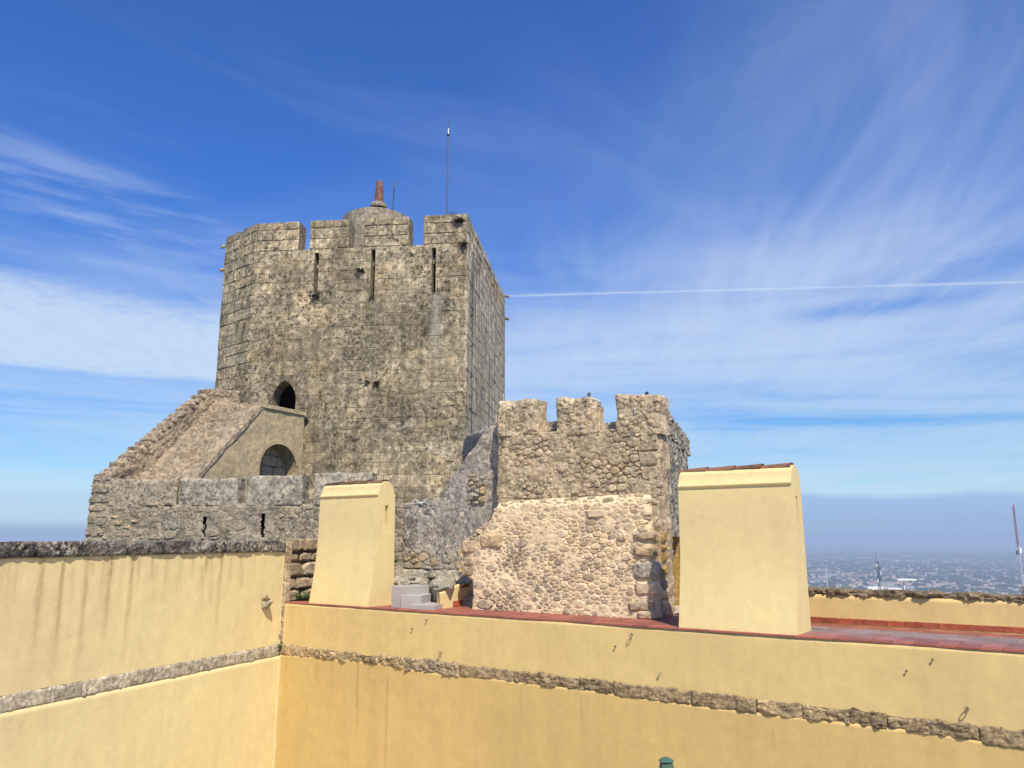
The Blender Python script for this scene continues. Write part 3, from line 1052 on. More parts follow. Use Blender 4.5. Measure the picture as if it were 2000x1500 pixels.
def ring_stones(face, arch, w, out, back, seg=3):
    """the stones of an arch ring, one geometry each"""
    res = []
    n = len(arch)
    cx = sum(a for a, b in arch) / n
    czz = arch[0][1]
    off = []
    for i in range(n):
        p, q = arch[max(i - 1, 0)], arch[min(i + 1, n - 1)]
        tx, tz = q[0] - p[0], q[1] - p[1]
        l = math.hypot(tx, tz) or 1
        off.append((arch[i][0] - tz / l * w, arch[i][1] + tx / l * w))
    i = 0
    while i < n - 1:
        j = min(i + seg, n - 1)
        A = arch[i:j + 1]
        B = off[i:j + 1]
        m = len(A)
        g = 0.04
        vs = []
        for (pa, pb) in zip(A, B):
            for d_ in (out, -back):
                vs.append(face.w(pa[0], pa[1], d_))
                vs.append(face.w(pb[0], pb[1], d_))
        fs = []
        for t in range(m - 1):
            a0 = t * 4
            a1 = a0 + 4
            fs += [(a0, a0 + 1, a1 + 1, a1), (a0, a1, a1 + 2, a0 + 2), (a0 + 1, a0 + 3, a1 + 3, a1 + 1)]
        fs += [(0, 2, 3, 1), ((m - 1) * 4, (m - 1) * 4 + 1, (m - 1) * 4 + 3, (m - 1) * 4 + 2)]
        # small joint: shrink towards the piece's middle
        V_ = np.array(vs)
        c_ = V_.mean(0)
        V_ = c_ + (V_ - c_) * (1 - g)
        res.append((V_.tolist(), fs))
        i = j
    return res


def tuft(name, p, r, n, mat, seed, label, cat='plant', up=0.6, droop=0.0, group=None, nrm=(0, -1), leaf=0.35, round_=False):
    """small plant: stems and leaves spraying from one root"""
    rng = random.Random(seed)
    t = thing(name, p, label, cat, group)
    mb, ms = MB(), MB()
    p = Vector(p)
    for i in range(n):
        a = rng.uniform(0, 2 * math.pi)
        v = Vector((math.cos(a) + nrm[0] * 0.7, math.sin(a) * 0.6 + nrm[1] * 0.7, rng.uniform(-droop, 1.0) * up + 0.15)).normalized()
        L = r * rng.uniform(0.35, 1.0)
        tip = p + v * L
        if not round_ or i % 3 == 0:
            ms.tube(p, tip, r * 0.018, r * 0.008, 3, caps=False)
        for q in range(3):
            o = p + v * L * rng.uniform(0.35, 1.0) + Vector((rng.uniform(-1, 1), rng.uniform(-1, 1), rng.uniform(-1, 1))) * r * 0.08
            d1 = Vector((rng.uniform(-1, 1), rng.uniform(-1, 1), rng.uniform(-.6, 1))).normalized() * r * leaf * rng.uniform(0.4, 1)
            d2 = d1.cross(Vector((rng.uniform(-1, 1), rng.uniform(-1, 1), 1))).normalized() * r * leaf * 0.28
            mb.add([o, o + d1 * 0.5 + d2, o + d1, o + d1 * 0.5 - d2], [(0, 1, 2, 3)], rng.random())
    mb.build('leaves', mat, t)
    ms.build('stems', M['dry'], t)
    return t


# ================================================================== layout
FLOOR = -1.64                      # terrace
COURT = -7.5                       # courtyard
cA = on_level(556, 1178, FLOOR)
cB = on_level(2000, 1276, FLOOR)
RW = Face((cA.x, cA.y), (cB.x - cA.x, cB.y - cA.y))              # wall across the courtyard
zb = RW.px(548, 1258)[1]
lA, lB = on_level(0, 1360, zb), on_level(546, 1258, zb)
LW = Face((lA.x, lA.y), (lB.x - lA.x, lB.y - lA.y))              # wall on the left
S_CORNER = LW.px(546, 1270)[0]
rK = ray(910, 700)
TF = Face((rK.x / rK.y * 32, 32), tuple(-towards(-12600)))       # keep, front
TS = Face(TF.o, tuple(towards(1197)))                            # keep, right flank
S_LEFT = TF.px(492, 600)[0]
cc = TF.w(S_LEFT, 0)
TC = Face((cc[0], cc[1]), tuple(-towards(-860)))                 # keep, cut-off left corner
rU = ray(1290, 1051)
UF = Face((rU.x / rU.y * 17.0, 17.0), tuple(-towards(-1400)))    # turret, front
US = Face(UF.o, tuple(towards(1500)))                            # turret, right flank
rC = ray(785, 1051)
CF = Face((rC.x / rC.y * 24.0, 24.0), TF.d)                      # low battlemented wall
rN = ray(585, 1051)
NW = Face((rN.x / rN.y * 31.9, 31.9), tuple(towards(1782)))      # stair, near side (s < 0)


def hgt(face, u, v):
    return face.px(u, v)[1]


# ================================================================== setting
def structure(o):
    o['kind'] = 'structure'
    return o


# courtyard, castle hill and the plain far below
mb = MB()
mb.add([RW.w(21.5, COURT, 0.2), RW.w(-0.2, COURT, -0.2), LW.w(-40, COURT, -0.2), (20, -30, COURT)], [(0, 3, 2, 1)])
structure(mb.build('courtyard_ground', plain_mat('pale_paving', (0.40, 0.35, 0.28), 0.9, scale=2, bump=0.01)))
hill_m = stone_mat('hill_scrub', (0.09, 0.11, 0.05), (0.16, 0.14, 0.08), (0.22, 0.18, 0.10), dark_amt=0.3, pale_amt=0.05, scale=0.05, bump=0.2)
vs, fs = [], []
na, nr = 96, 20
for j in range(nr):
    r = 42 * (700 / 42) ** (j / (nr - 1))
    for i in range(na):
        a = 2 * math.pi * i / na
        z = -8.2 - (r - 42) / 658 * 226 + 6 * float(vnoise(math.cos(a) * 5 + r * 0.01, math.sin(a) * 5, 3)) * min(1, j / 3)
        vs.append((10 + r * math.cos(a), 15 + r * math.sin(a), z))
for j in range(nr - 1):
    for i in range(na):
        fs.append((j * na + i, j * na + (i + 1) % na, (j + 1) * na + (i + 1) % na, (j + 1) * na + i))
fs.append(tuple(range(na)))
structure(mesh_obj('castle_hill', vs, [f[::-1] if len(f) == 4 else f for f in fs], hill_m))

m, n, bs = mat_base('plain_fields')
P = n.new('ShaderNodeNewGeometry').outputs['Position']
fld = n.new('ShaderNodeTexVoronoi', feature='F1')
n.put(fld.inputs['Vector'], n.vmath('ADD', P, n.scalev(n.noise(P, 0.002, 2, out='Color'), 150)))
fld.inputs['Scale'].default_value = 0.0035
fcol = n.new('ShaderNodeSeparateColor')
n.l.new(fld.outputs['Color'], fcol.inputs[0])
col = n.mix(fcol.outputs[0], (0.10, 0.13, 0.055), (0.19, 0.17, 0.09))
col = n.mix(n.ramp(fcol.outputs[1], 0.75, 0.8, 0, 1), col, (0.34, 0.27, 0.16))
col = n.mix(n.ramp(n.noise(P, 0.0016, 6, 0.65), 0.45, 0.56), col, (0.045, 0.062, 0.032))
col = n.mix(n.ramp(n.noise(P, 0.012, 5, 0.7), 0.5, 0.62, 0, 0.8), col, (0.035, 0.05, 0.028))
col = n.mix(n.ramp(n.noise(P, 0.03, 4, 0.7), 0.64, 0.70, 0, 0.55), col, (0.5, 0.44, 0.36))
n.l.new(col, bs.inputs['Base Color'])
bs.inputs['Roughness'].default_value = 1.0
vs, fs = [], []
R = [400, 3000, 9000, 17000, 26000]
for r in R:
    for i in range(64):
        a = 2 * math.pi * i / 64
        vs.append((r * math.cos(a), r * math.sin(a), -236))
for j in range(len(R) - 1):
    for i in range(64):
        fs.append((j * 64 + i, (j + 1) * 64 + i, (j + 1) * 64 + (i + 1) % 64, j * 64 + (i + 1) % 64))
fs.append(tuple(range(64)))
structure(mesh_obj('plain', vs, fs, m))
m, n, bs = mat_base('sea_water')
bs.inputs['Base Color'].default_value = (0.05, 0.09, 0.14, 1)
bs.inputs['Roughness'].default_value = 0.35
mb = MB()
mb.add([(110000 * math.cos(2 * math.pi * i / 96), 110000 * math.sin(2 * math.pi * i / 96), -240) for i in range(96)], [tuple(range(96))])
structure(mb.build('sea', m))

# ------------------------------------------------------------------ keep
t = thing('keep_tower', TF.w(S_LEFT / 2, 0.5), 'tall lichen-stained ashlar castle tower with battlements and three arrow slits', 'castle tower')
KEEP = t
ZC = hgt(TF, 700, 484)          # foot of the merlons
ZT = hgt(TF, 700, 427)
ZB = 0.6
rng = random.Random(3)
add_run(M['tower'], TF.o, TF.d, TF.px(851, 640)[0], 0.22, hgt(TF, 851, 575), hgt(TF, 851, 790), (0.40, 0.37, 0.31), 0.7)
add_run(M['tower'], TF.o, TF.d, TF.px(729, 640)[0], 0.12, hgt(TF, 729, 582), hgt(TF, 729, 640), (0.16, 0.15, 0.13), 0.6)
merl = [(S_LEFT, TF.px(585, 450)[0]), (TF.px(606, 450)[0], TF.px(682, 450)[0]), (TF.px(711, 450)[0], TF.px(799, 450)[0]), (TF.px(828, 450)[0], 0.0)]
gaps = [(merl[i][1], merl[i + 1][0], ZC, ZT + 1) for i in range(3)]
slits = []
for (u, va, vb) in ((617.5, 494, 578), (728, 488, 580), (847, 484, 572)):
    s_ = TF.px(u, (va + vb) / 2)[0]
    slits.append((s_ - 0.09, s_ + 0.09, hgt(TF, u, vb), hgt(TF, u, va)))
d_s = TF.px(556, 770)[0]
door = (d_s - 0.74, d_s + 0.66, 4.4, hgt(TF, 556, 739) + 0.12)
zs = [ZB]
while zs[-1] < ZC - 0.3:
    zs.append(zs[-1] + rng.uniform(0.42, 0.56))
f_ = (ZC - ZB) / (zs[-1] - ZB)
zs = [ZB + (z - ZB) * f_ for z in zs]
zm = [ZC, ZC + (ZT - ZC) * 0.36, ZC + (ZT - ZC) * 0.72, ZT]
holes = gaps + slits + [door]
pieces = ashlar(TF, zs, S_LEFT, 0, holes, rng, lens=(0.55, 1.3), out=0.015, outj=0.005, bev=0.009, rag=0.010, gap=0.0015)
pieces += ashlar(TF, zm, S_LEFT, 0, gaps, rng, lens=(0.5, 1.0), out=0.03, outj=0.01, bev=0.03, rag=0.015)
emit(pieces, 'stone', M['tower'], t, 245, rng)
allh = holes


def cuts(vals, lo, hi):
    return sorted(set([lo, hi] + [v for v in vals if lo < v < hi]))


def in_any(hs):
    return lambda s, z: not any(a < s < b and c_ < z < d_ for a, b, c_, d_ in hs)


solid_cells('wall_core', TF, cuts([x for h in allh for x in h[:2]], S_LEFT + 0.03, -0.02),
            cuts([x for h in allh for x in h[2:]], -1.0, ZT - 0.03), in_any(allh), 0.75, M['tower_core'], t, front=0.004)
# rounded door stones
arch = arch_pts(d_s, 4.4, 1.02, hgt(TF, 556, 743) - 4.4, True)
v_, f2 = arch_infill(TF, arch, door, 0.03, 0.72)
mesh_obj('door_reveal', v_, f2, M['tower'], t, cid=0.86)
for vv, ff in ring_stones(TF, arch, 0.13, 0.055, 0.1, 4):
    mesh_obj('arch_stone', vv, ff, M['tower'], t, cid=rng.uniform(0.2, 0.6))
# hollow inside, its shade painted as a near-black backing; roof platform, rear walls
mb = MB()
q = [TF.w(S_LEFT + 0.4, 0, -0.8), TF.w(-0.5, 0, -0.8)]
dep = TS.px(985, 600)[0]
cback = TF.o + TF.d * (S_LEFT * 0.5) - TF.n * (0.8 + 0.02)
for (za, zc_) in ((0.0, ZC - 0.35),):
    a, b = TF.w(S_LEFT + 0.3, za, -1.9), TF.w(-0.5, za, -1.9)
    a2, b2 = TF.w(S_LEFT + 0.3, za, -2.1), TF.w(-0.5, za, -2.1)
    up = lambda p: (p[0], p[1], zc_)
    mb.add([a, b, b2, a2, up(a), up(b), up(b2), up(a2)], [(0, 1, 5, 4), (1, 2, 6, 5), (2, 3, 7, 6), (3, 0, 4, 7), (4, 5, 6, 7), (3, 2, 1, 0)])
mb.build('shade_backing', M['dark'], t)
# chamfered corner
cl = TC.px(432, 600)[0]
TC_top = hgt(TC, 455, 463)
cg = (TC.px(468, 480)[0], TC.px(474.5, 480)[0])
cgap = [(cg[0], cg[1], ZC - 0.05, ZT + 1)]
pieces = ashlar(TC, zs, cl, 0, [], rng, lens=(0.5, 1.2), out=0.03, outj=0.016, bev=0.018, rag=0.014, gap=0.003)
pieces += ashlar(TC, zm, cl, 0, cgap, rng, lens=(0.5, 1.0), out=0.03, outj=0.01, bev=0.03, rag=0.02)
emit(pieces, 'stone', M['tower'], t, 50, rng)
solid_cells('corner_core', TC, cuts([cg[0], cg[1]], cl + 0.02, -0.03), cuts([ZC - 0.05], -1.0, ZT - 0.03), in_any(cgap), 0.7, M['tower_core'], t, front=0.004)
# right flank
su = [912.5, 925, 927.5, 943, 945.5, 958, 961, 972.5, 975.5, 986]
ss_ = [TS.px(u, 520)[0] for u in su]
ss_[0] = 0.0
TSL = ss_[-1]
sgap = [(ss_[1], ss_[2], ZC, ZT + 1), (ss_[3], ss_[4], ZC, ZT + 1), (ss_[5], ss_[6], ZC, ZT + 1), (ss_[7], ss_[8], ZC, ZT + 1)]
# quoin: narrow plain strip beside the corner, then coursed stone
pieces = ashlar(TS, zs, 0.0, TSL, [], rng, lens=(0.6, 1.5), out=0.018, outj=0.012, bev=0.012, rag=0.010, gap=0.001)
pieces += ashlar(TS, zm, 0.0, TSL, sgap, rng, lens=(0.6, 1.1), out=0.02, outj=0.02, bev=0.04, rag=0.03)
emit(pieces, 'flank_stone', M['tower_side'], t, 120, rng)
solid_cells('flank_core', TS, cuts([x for h in sgap for x in h[:2]], 0.02, TSL - 0.02), cuts([ZC], -1.0, ZT - 0.03), in_any(sgap), 0.7, M['tower_core'], t, front=0.004)
# rear walls (seen from a step aside) and platform
pr = TS.w(TSL - 0.03, 0)
plft = TC.w(cl, 0)
BK = Face((pr[0], pr[1]), -TF.d)
bl = -S_LEFT - 1.0
solid_cells('rear_wall', BK, [0.05, bl], [-1.0, ZC, ], lambda s, z: True, 0.6, M['tower_side'], t)
bk_end = BK.w(bl, 0)
BL = Face((bk_end[0], bk_end[1]), (plft[0] - bk_end[0], plft[1] - bk_end[1]))
solid_cells('rear_left_wall', BL, [0, Vector((plft[0] - bk_end[0], plft[1] - bk_end[1])).length], [-1.0, ZC], lambda s, z: True, 0.6, M['tower_side'], t)
mb = MB()
zf = ZC - 0.45
pts = [TF.w(S_LEFT + 0.2, zf, -0.3), TF.w(-0.3, zf, -0.3), TS.w(TSL - 0.2, zf, -0.3), (bk_end[0], bk_end[1] - 0.2, zf), TC.w(cl + 0.2, zf, -0.3)]
mb.add(pts + [(p[0], p[1], zf - 0.3) for p in pts], [(0, 1, 2, 3, 4), (9, 8, 7, 6, 5)] + [(i, 5 + i, 5 + (i + 1) % 5, (i + 1) % 5) for i in range(5)])
mb.build('roof_platform', M['dome'], t)
# stone spouts sticking out on both sides
for (u, v, fc, sg) in ((434, 485, TC, -1), (432, 530, TC, -1), (985, 578, TS, 1), (985, 622, TS, 1)):
    s_, z_ = fc.px(u, v)
    if sg > 0:
        s_ = TSL - 0.12
    else:
        s_ = cl + 0.10
    mb = MB()
    a = Vector(fc.w(s_, z_ + 0.03, -0.05))
    b = a + Vector((sg * 0.24, 0, -0.02))
    mb.tube(a, b, 0.085, 0.08, 8)
    mb.tube(b, b + Vector((sg * 0.03, 0, -0.10)), 0.085, 0.05, 8)
    mb.build('spout', M['tower'], t)
# lightning cable clipped down the flank
mb = MB()
c0 = TS.px(918, 700)[0]
mb.tube(TS.w(c0, ZT - 1.4, 0.09), TS.w(c0, 3.2, 0.09), 0.014, 0.014, 6)
for z in np.arange(4, 12, 1.35):
    mb.tube(TS.w(c0, z, 0.0), TS.w(c0, z, 0.11), 0.03, 0.03, 6)
mb.build('lightning_cable', M['dark_metal'], t)

# dome and flue on the roof
rD = ray(736, 430)
kd = 36.6 / rD.y
DX, DY = rD.x * kd, 36.6
zof = lambda v, dep=36.6: (ray(736, v).z / ray(736, v).y) * dep
z_ed, z_tp = zof(427), zof(405)
r_d = 68 / FPX * 36.6 / 1.0
dm = thing('dome_turret', (DX, DY, zf), 'weathered brown dome behind the battlements of the tall tower', 'dome')
mb = MB()
prof = [(r_d + 0.05, zf - 0.02), (r_d + 0.03, z_ed - 0.6), (r_d, z_ed - 0.12)]
for fr in (0.985, 0.95, 0.88, 0.78, 0.66, 0.52, 0.38, 0.26, 0.2):
    prof.append((r_d * fr, z_tp + 0.02 - 0.43 * r_d * fr - 0.22 * max(0.0, fr - 0.62) ** 2))
mb.lathe(DX, DY, prof, 48)
o = mb.build('dome_shell', M['dome'], dm)
smooth_by_angle(o, 30)
z_c = zof(397)
mb = MB()
mb.lathe(DX + 0.06, DY, [(0.40, z_tp - 0.06), (0.415, z_tp + 0.02), (0.38, z_c - 0.05), (0.26, z_c + 0.02), (0.2, z_c + 0.02)], 28)
smooth_by_angle(mb.build('collar', M['dome'], dm), 30)
z_p = zof(355)
fl = thing('flue_pipe', (DX + 0.08, DY, z_c), 'tapering rust-red flue pipe standing on the dome', 'chimney pipe')
mb = MB()
mb.lathe(DX + 0.08, DY, [(0.25, z_c + 0.0), (0.235, z_c + 0.1), (0.15, z_p - 0.05), (0.155, z_p), (0.12, z_p), (0.12, z_p - 0.2)], 24)
smooth_by_angle(mb.build('pipe', M['rust_pipe'], fl), 40)
# masts on the keep
p = ray(763, 415)
p = p * (36.3 / p.y)
mb = MB()
zt = zof(357, 36.3)
mb.tube((p.x, p.y, zf), (p.x + 0.14, p.y, zt), 0.03, 0.018, 8)
an = thing('whip_antenna', (p.x, p.y, zf), 'short thin dark antenna beside the rust-red flue pipe', 'antenna')
mb.build('rod', M['dark_metal'], an)
MB().tube((p.x + 0.135, p.y, zt - 0.35), (p.x + 0.145, p.y, zt + 0.02), 0.042, 0.036, 8).build('tip', M['lead'], an)
p = ray(873, 418)
p = p * (33.0 / p.y)
zt = (ray(873, 225).z / ray(873, 225).y) * 33
zq = (ray(873, 257).z / ray(873, 257).y) * 33
lr = thing('lightning_rod', (p.x, p.y, ZT - 0.1), 'tall thin lightning rod with a bright cylinder near its tip', 'lightning rod')
mb = MB()
mb.tube((p.x, p.y, ZT - 1.4), (p.x, p.y, ZT + (zq - ZT) * 0.55), 0.042, 0.036, 8)
mb.tube((p.x, p.y, ZT + (zq - ZT) * 0.55), (p.x, p.y, zq - 0.1), 0.03, 0.024, 8)
mb.build('pole', M['lead'], lr)
MB().tube((p.x, p.y, zq - 0.13), (p.x, p.y, zq + 0.13), 0.05, 0.05, 10).build('head_cylinder', M['bright_metal'], lr)
MB().tube((p.x, p.y, zq - 0.19), (p.x, p.y, zq - 0.13), 0.065, 0.065, 10).build('head_base', M['dark_metal'], lr)
MB().tube((p.x, p.y, zq + 0.13), (p.x, p.y, zt), 0.018, 0.008, 6).build('needle', M['lead'], lr)

# ------------------------------------------------------------------ stair climbing to the keep's door
st = thing('stone_stairway', NW.w(-3, 0), 'steep rubble stair with ochre plastered side climbing to the arched tower door', 'stairway')
p1, p2 = NW.px(512, 790), NW.px(383, 930)
z_land = hgt(NW, 584, 805)
sL = NW.px(330, 930)[0]
topn_ = poly_fn([(sL, 1.2), (p2[0], p2[1] - 0.05), (p1[0], p1[1]), (0.2, z_land)])
nch = NW.px(543.5, 925)
nw_ = 0.5 * (NW.px(580, 900)[0] - NW.px(507, 900)[0])
na0 = (NW.px(580, 900)[0] + NW.px(507, 900)[0]) / 2
nz1 = hgt(NW, 543, 867)
nz0 = hgt(NW, 543, 940)
nh = nz1 - nz0


def niche_hole(s, z):
    x = (s - na0) / (nw_ * 1.03)
    zs_ = nz1 - nw_
    if abs(x) > 1 or z < nz0:
        return False
    return z < zs_ or (z - zs_) ** 2 / (nw_ * 1.03) ** 2 + x * x < 1


rough_slab('plastered_side', NW, sL, 0.0, 0.4, z_land, M['stair_plaster'], st, res=0.05, thick=0.42, amp=0.012, seed=4,
           top=topn_, hole=niche_hole, edge=0.02, topn=4)
narch = arch_pts(na0, nz0, 2 * nw_, nh, False, 8)
for vv, ff in ring_stones(NW, narch, 0.15, 0.03, 0.12, 2):
    mesh_obj('arch_stone', vv, ff, M['stair_plaster'], st, cid=rng.uniform(0.1, 0.9))
# niche lining and back
vs = [NW.w(a, b, -0.02) for a, b in narch] + [NW.w(a, b, -0.59) for a, b in narch]
nn = len(narch)
fs = [(i, i + nn, i + nn + 1, i + 1) for i in range(nn - 1)]
mesh_obj('niche_lining', vs, fs, M['stair_plaster'], st, cid=0.6)
bz = [nz0 - 0.1, nz0 + nh * 0.42, nz0 + nh * 0.72, nz1 + 0.1]
pc = ashlar(NW.shifted(-0.60), bz, na0 - nw_ - 0.1, na0 + nw_ + 0.1, [], rng, lens=(0.5, 0.9), out=0.03, outj=0.005)
emit(pc, 'stone', M['stair_plaster'], st, 20, rng)
# sloping coping of the near side
cs, cz = [], []
vs, fs = [], []
N_ = 40
rr = np.linspace(p2[0] - 0.3, p1[0], N_)
gr = []
for i, s_ in enumerate(rr):
    for j, dd_ in enumerate((0.05, 0.045, -0.1, -0.3, -0.5, -0.52)):
        zz_ = float(topn_(s_)) + (-0.16 if j == 0 else 0.04) + (-.2 if j == 5 else 0) + 0.03 * float(fbm(s_ * 5, dd_ * 9, 5, 3))
        vs.append(NW.w(s_, zz_, dd_ + 0.02 * float(vnoise(s_ * 6, j, 8))))
for i in range(N_ - 1):
    for j in range(5):
        a = i * 6 + j
        fs.append((a, a + 6, a + 7, a + 1))
mesh_obj('sloping_coping', vs, fs, M['ramp'], st, cid=0.2)
vs = []
for s_ in (p1[0] - 0.1, -0.03):
    for dd_ in (0.06, -0.5):
        for z_ in (z_land - 0.1, z_land + 0.05):
            vs.append(NW.w(s_, z_, dd_))
mesh_obj('landing_edge', vs, [(0, 4, 5, 1), (1, 5, 7, 3), (2, 3, 7, 6), (0, 2, 6, 4), (4, 6, 7, 5), (0, 1, 3, 2)], M['stair_plaster'], st, cid=0.4)
# the stair flight and the tall far parapet
WID = 2.3
FW = NW.shifted(-WID)
f1, f2_ = FW.px(416, 758), FW.px(205, 933)
topf = poly_fn([(f2_[0] - 1.2, f2_[1] - 0.9), f2_, (f1[0] - 0.05, f1[1]), (f1[0] + 1.6, f1[1] + 0.1)])
ramp_z = lambda s: topn_(s) - 0.12
rough_slab('far_parapet', FW, f2_[0] - 0.05, f1[0] + 1.4, 0.6, f1[1], M['ramp'], st, res=0.06, thick=0.55, amp=0.05, seed=9,
           top=topf, edge=0.05, cells=(0.24, 0.10), cell_h=0.028, topn=4)
# coping stones along the skyline of the far parapet
sq = f2_[0] - 0.05
while sq < f1[0] - 0.1:
    L = rng.uniform(0.16, 0.34)
    zc0 = float(topf(sq + L / 2))
    g = block_geo(FW, sq, sq + L, zc0 - 0.15, zc0 + rng.uniform(0.01, 0.06), 0.04, rng, back=0.5, rag=0.03, bev=0.04)
    if g:
        mesh_obj('coping_stone', g[0], g[1], M['ramp'], st, cid=rng.random())
    sq += L
# flight: worn steps between the two
vs, fs = [], []
NS_, ND_ = 170, 60
for i in range(NS_ + 1):
    s_ = sL + (0.7 - sL) * i / NS_
    for j in range(ND_ + 1):
        dd_ = -0.40 - (WID - 0.40) * j / ND_
        zr = float(ramp_z(s_))
        stp = 0.05 * (((s_ * 2.6) % 1.0) - 0.5)
        rise = max(0.0, (-dd_ - 1.3)) * 0.9
        vs.append(NW.w(s_, zr - stp + rise * 0.6 + 0.06 * float(fbm(s_ * 4.5, dd_ * 4.5, 6, 6, 0.65)), dd_))
for i in range(NS_):
    for j in range(ND_):
        a = i * (ND_ + 1) + j
        fs.append((a, a + ND_ + 1, a + ND_ + 2, a + 1))
mesh_obj('worn_flight', vs, fs, M['ramp'], st, cid=0.3)
# ------------------------------------------------------------------ low battlemented wall on the left
cw = thing('battlemented_wall', CF.w(-5, 0), 'low grey rendered wall with broad merlons and two dark arrow slits', 'castle wall')
zbase = hgt(CF, 500, 984)
cl_s = CF.px(172, 1000)[0]
cr_s = CF.px(800, 1000)[0]
cslits = []
for (u, va, vb) in ((401, 1008, 1056), (514.5, 1003, 1049)):
    s_, za = CF.px(u, va)
    cslits.append((s_ - 0.055, s_ + 0.055, hgt(CF, u, vb), za))


def cs_hole(s, z):
    for a, b, c_, d_ in cslits:
        j = 0.012 * math.sin(z * 23)
        if a + j < s < b + j and c_ < z < d_:
            return True
    return False


rough_slab('rendered_face', CF, cl_s, cr_s, -1.7, zbase, M['curtain'], cw, res=0.034, thick=0.7, amp=0.035, seed=15, edge=0.03,
           hole=cs_hole, cells=(0.33, 0.2), cell_h=0.018, left=lambda z: cl_s - 0.10 * (0.6 - z) * 0.6)
# near-black pocket behind the slits, painting the shade inside them
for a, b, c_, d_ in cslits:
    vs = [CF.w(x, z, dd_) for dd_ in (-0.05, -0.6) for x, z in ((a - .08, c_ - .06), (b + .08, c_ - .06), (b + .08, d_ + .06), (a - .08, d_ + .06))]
    mesh_obj('slit_shade_pocket', vs, [(0, 4, 5, 1), (1, 5, 6, 2), (2, 6, 7, 3), (3, 7, 4, 0), (4, 7, 6, 5)], M['dark'], cw)
for (ua, ub, vt, seed) in ((181, 345, 936, 1), (348, 463, 934, 2), (480, 590, 929, 3), (612, 726, 924, 4)):
    a, b = CF.px(ua, 960)[0], CF.px(ub, 960)[0]
    zt = hgt(CF, (ua + ub) / 2, vt)
    rough_slab('merlon', CF.shifted(0.02), a, b, zbase - 0.03, zt, M['merlon'] if ua > 300 else M['curtain'], cw, res=0.045,
               thick=0.6, amp=0.03, seed=seed + 50, edge=0.02, topn=4)
# stones that show through the render
cells_ = rubble_cells(cl_s + 0.1, CF.px(620, 1000)[0], CF.px(400, 1054)[1], zbase - 0.05, [(0.42, 0.15), (0.28, 0.25), (0.18, 0.3)], rng,
                      inside=lambda s, z: not any(a - 0.25 < s < b + 0.25 and c_ - .1 < z < d_ + .1 for a, b, c_, d_ in cslits))
pc = []
for poly, r_ in cells_:
    if rng.random() < 0.42:
        g = stone_geo(CF, poly, rng, out=0.022, gap=0.02, back=0.05)
        if g:
            pc.append(g)
emit(pc, 'stone', M['curtain'], cw, 110, rng)
# quoins at its left end
z = -1.2
while z < hgt(CF, 180, 940):
    h = rng.uniform(0.22, 0.4)
    wq = rng.uniform(0.4, 0.75)
    a = cl_s - 0.10 * (0.6 - z) * 0.6 - 0.03
    g = block_geo(CF, a, a + wq, z, z + h, 0.03, rng, back=0.5, rag=0.035, bev=0.05, gap=0.012)
    mesh_obj('quoin', g[0], g[1], M['curtain'], cw, cid=rng.random())
    z += h
# broken, honey-coloured patch with brick in it
for (u, v, w_, h_, mt) in ((232, 1022, .30, .16, 'block'), (222, 1010, .22, .10, 'block'), (248, 1030, .22, .12, 'block'), (243, 1046, .42, .07, 'roof_far'),
                           (262, 1018, .2, .10, 'block'), (200, 1009, .30, .05, 'roof_far'), (300, 985, .32, .14, 'block'), (330, 984, .24, .12, 'curtain')):
    s_, z_ = CF.px(u, v)
    g = block_geo(CF, s_ - w_ / 2, s_ + w_ / 2, z_ - h_ / 2, z_ + h_ / 2, 0.055, rng, rag=0.03, bev=0.03)
    if g:
        mesh_obj('exposed_stone' if mt != 'roof_far' else 'brick', g[0], g[1], M[mt], cw, cid=rng.random())

# ------------------------------------------------------------------ grey wall between the low wall and the turret
ra, rb = ray(785, 1051), ray(971, 1051)
ga = Vector((ra.x / ra.y * 21.3, 21.3))
gb = Vector((rb.x / rb.y * 19.75, 19.75))
GF = Face(ga, (gb - ga))
GL = (gb - ga).length
gp = [GF.px(u, v) for u, v in ((783, 985), (846, 977), (872, 945), (893, 917), (903, 903), (920, 880), (938, 853), (953, 836), (956, 832), (990, 831))]
gw = thing('grey_wall', GF.w(GL / 2, -1), 'grey lichen-spotted wall with stepped top rising between tower and turret', 'castle wall')
gtop = poly_fn(gp)
rough_slab('rendered_face', GF, 0.02, GL + 0.55, -1.5, gp[-1][1], M['grey_wall'], gw, res=0.04, thick=0.5, amp=0.035, seed=77, top=gtop,
           cells=(0.3, 0.2), cell_h=0.015, edge=0.03)
# larger stones showing low down and round the broken patch
pc = []
zl0, zl1 = hgt(GF, 850, 1112), hgt(GF, 850, 1073)
for poly, r_ in rubble_cells(0.1, GL, zl0, zl1, [(0.55, 0.35), (0.32, 0.4), (0.2, 0.3)], rng):
    g = stone_geo(GF, poly, rng, out=0.035, gap=0.006, back=0.06)
    if g:
        pc.append(g)
for poly, r_ in rubble_cells(GF.px(915, 950)[0], GF.px(950, 950)[0], hgt(GF, 930, 985), hgt(GF, 930, 925), [(0.28, 0.4), (0.16, 0.5)], rng):
    g = stone_geo(GF, poly, rng, out=0.06, gap=0.015, back=0.04)
    if g:
        pc.append(g)
emit(pc[::2], 'stone', M['block'], gw, 40, rng)
emit(pc[1::2], 'stone', M['ledge'], gw, 40, rng, rest='small_grey_stones')
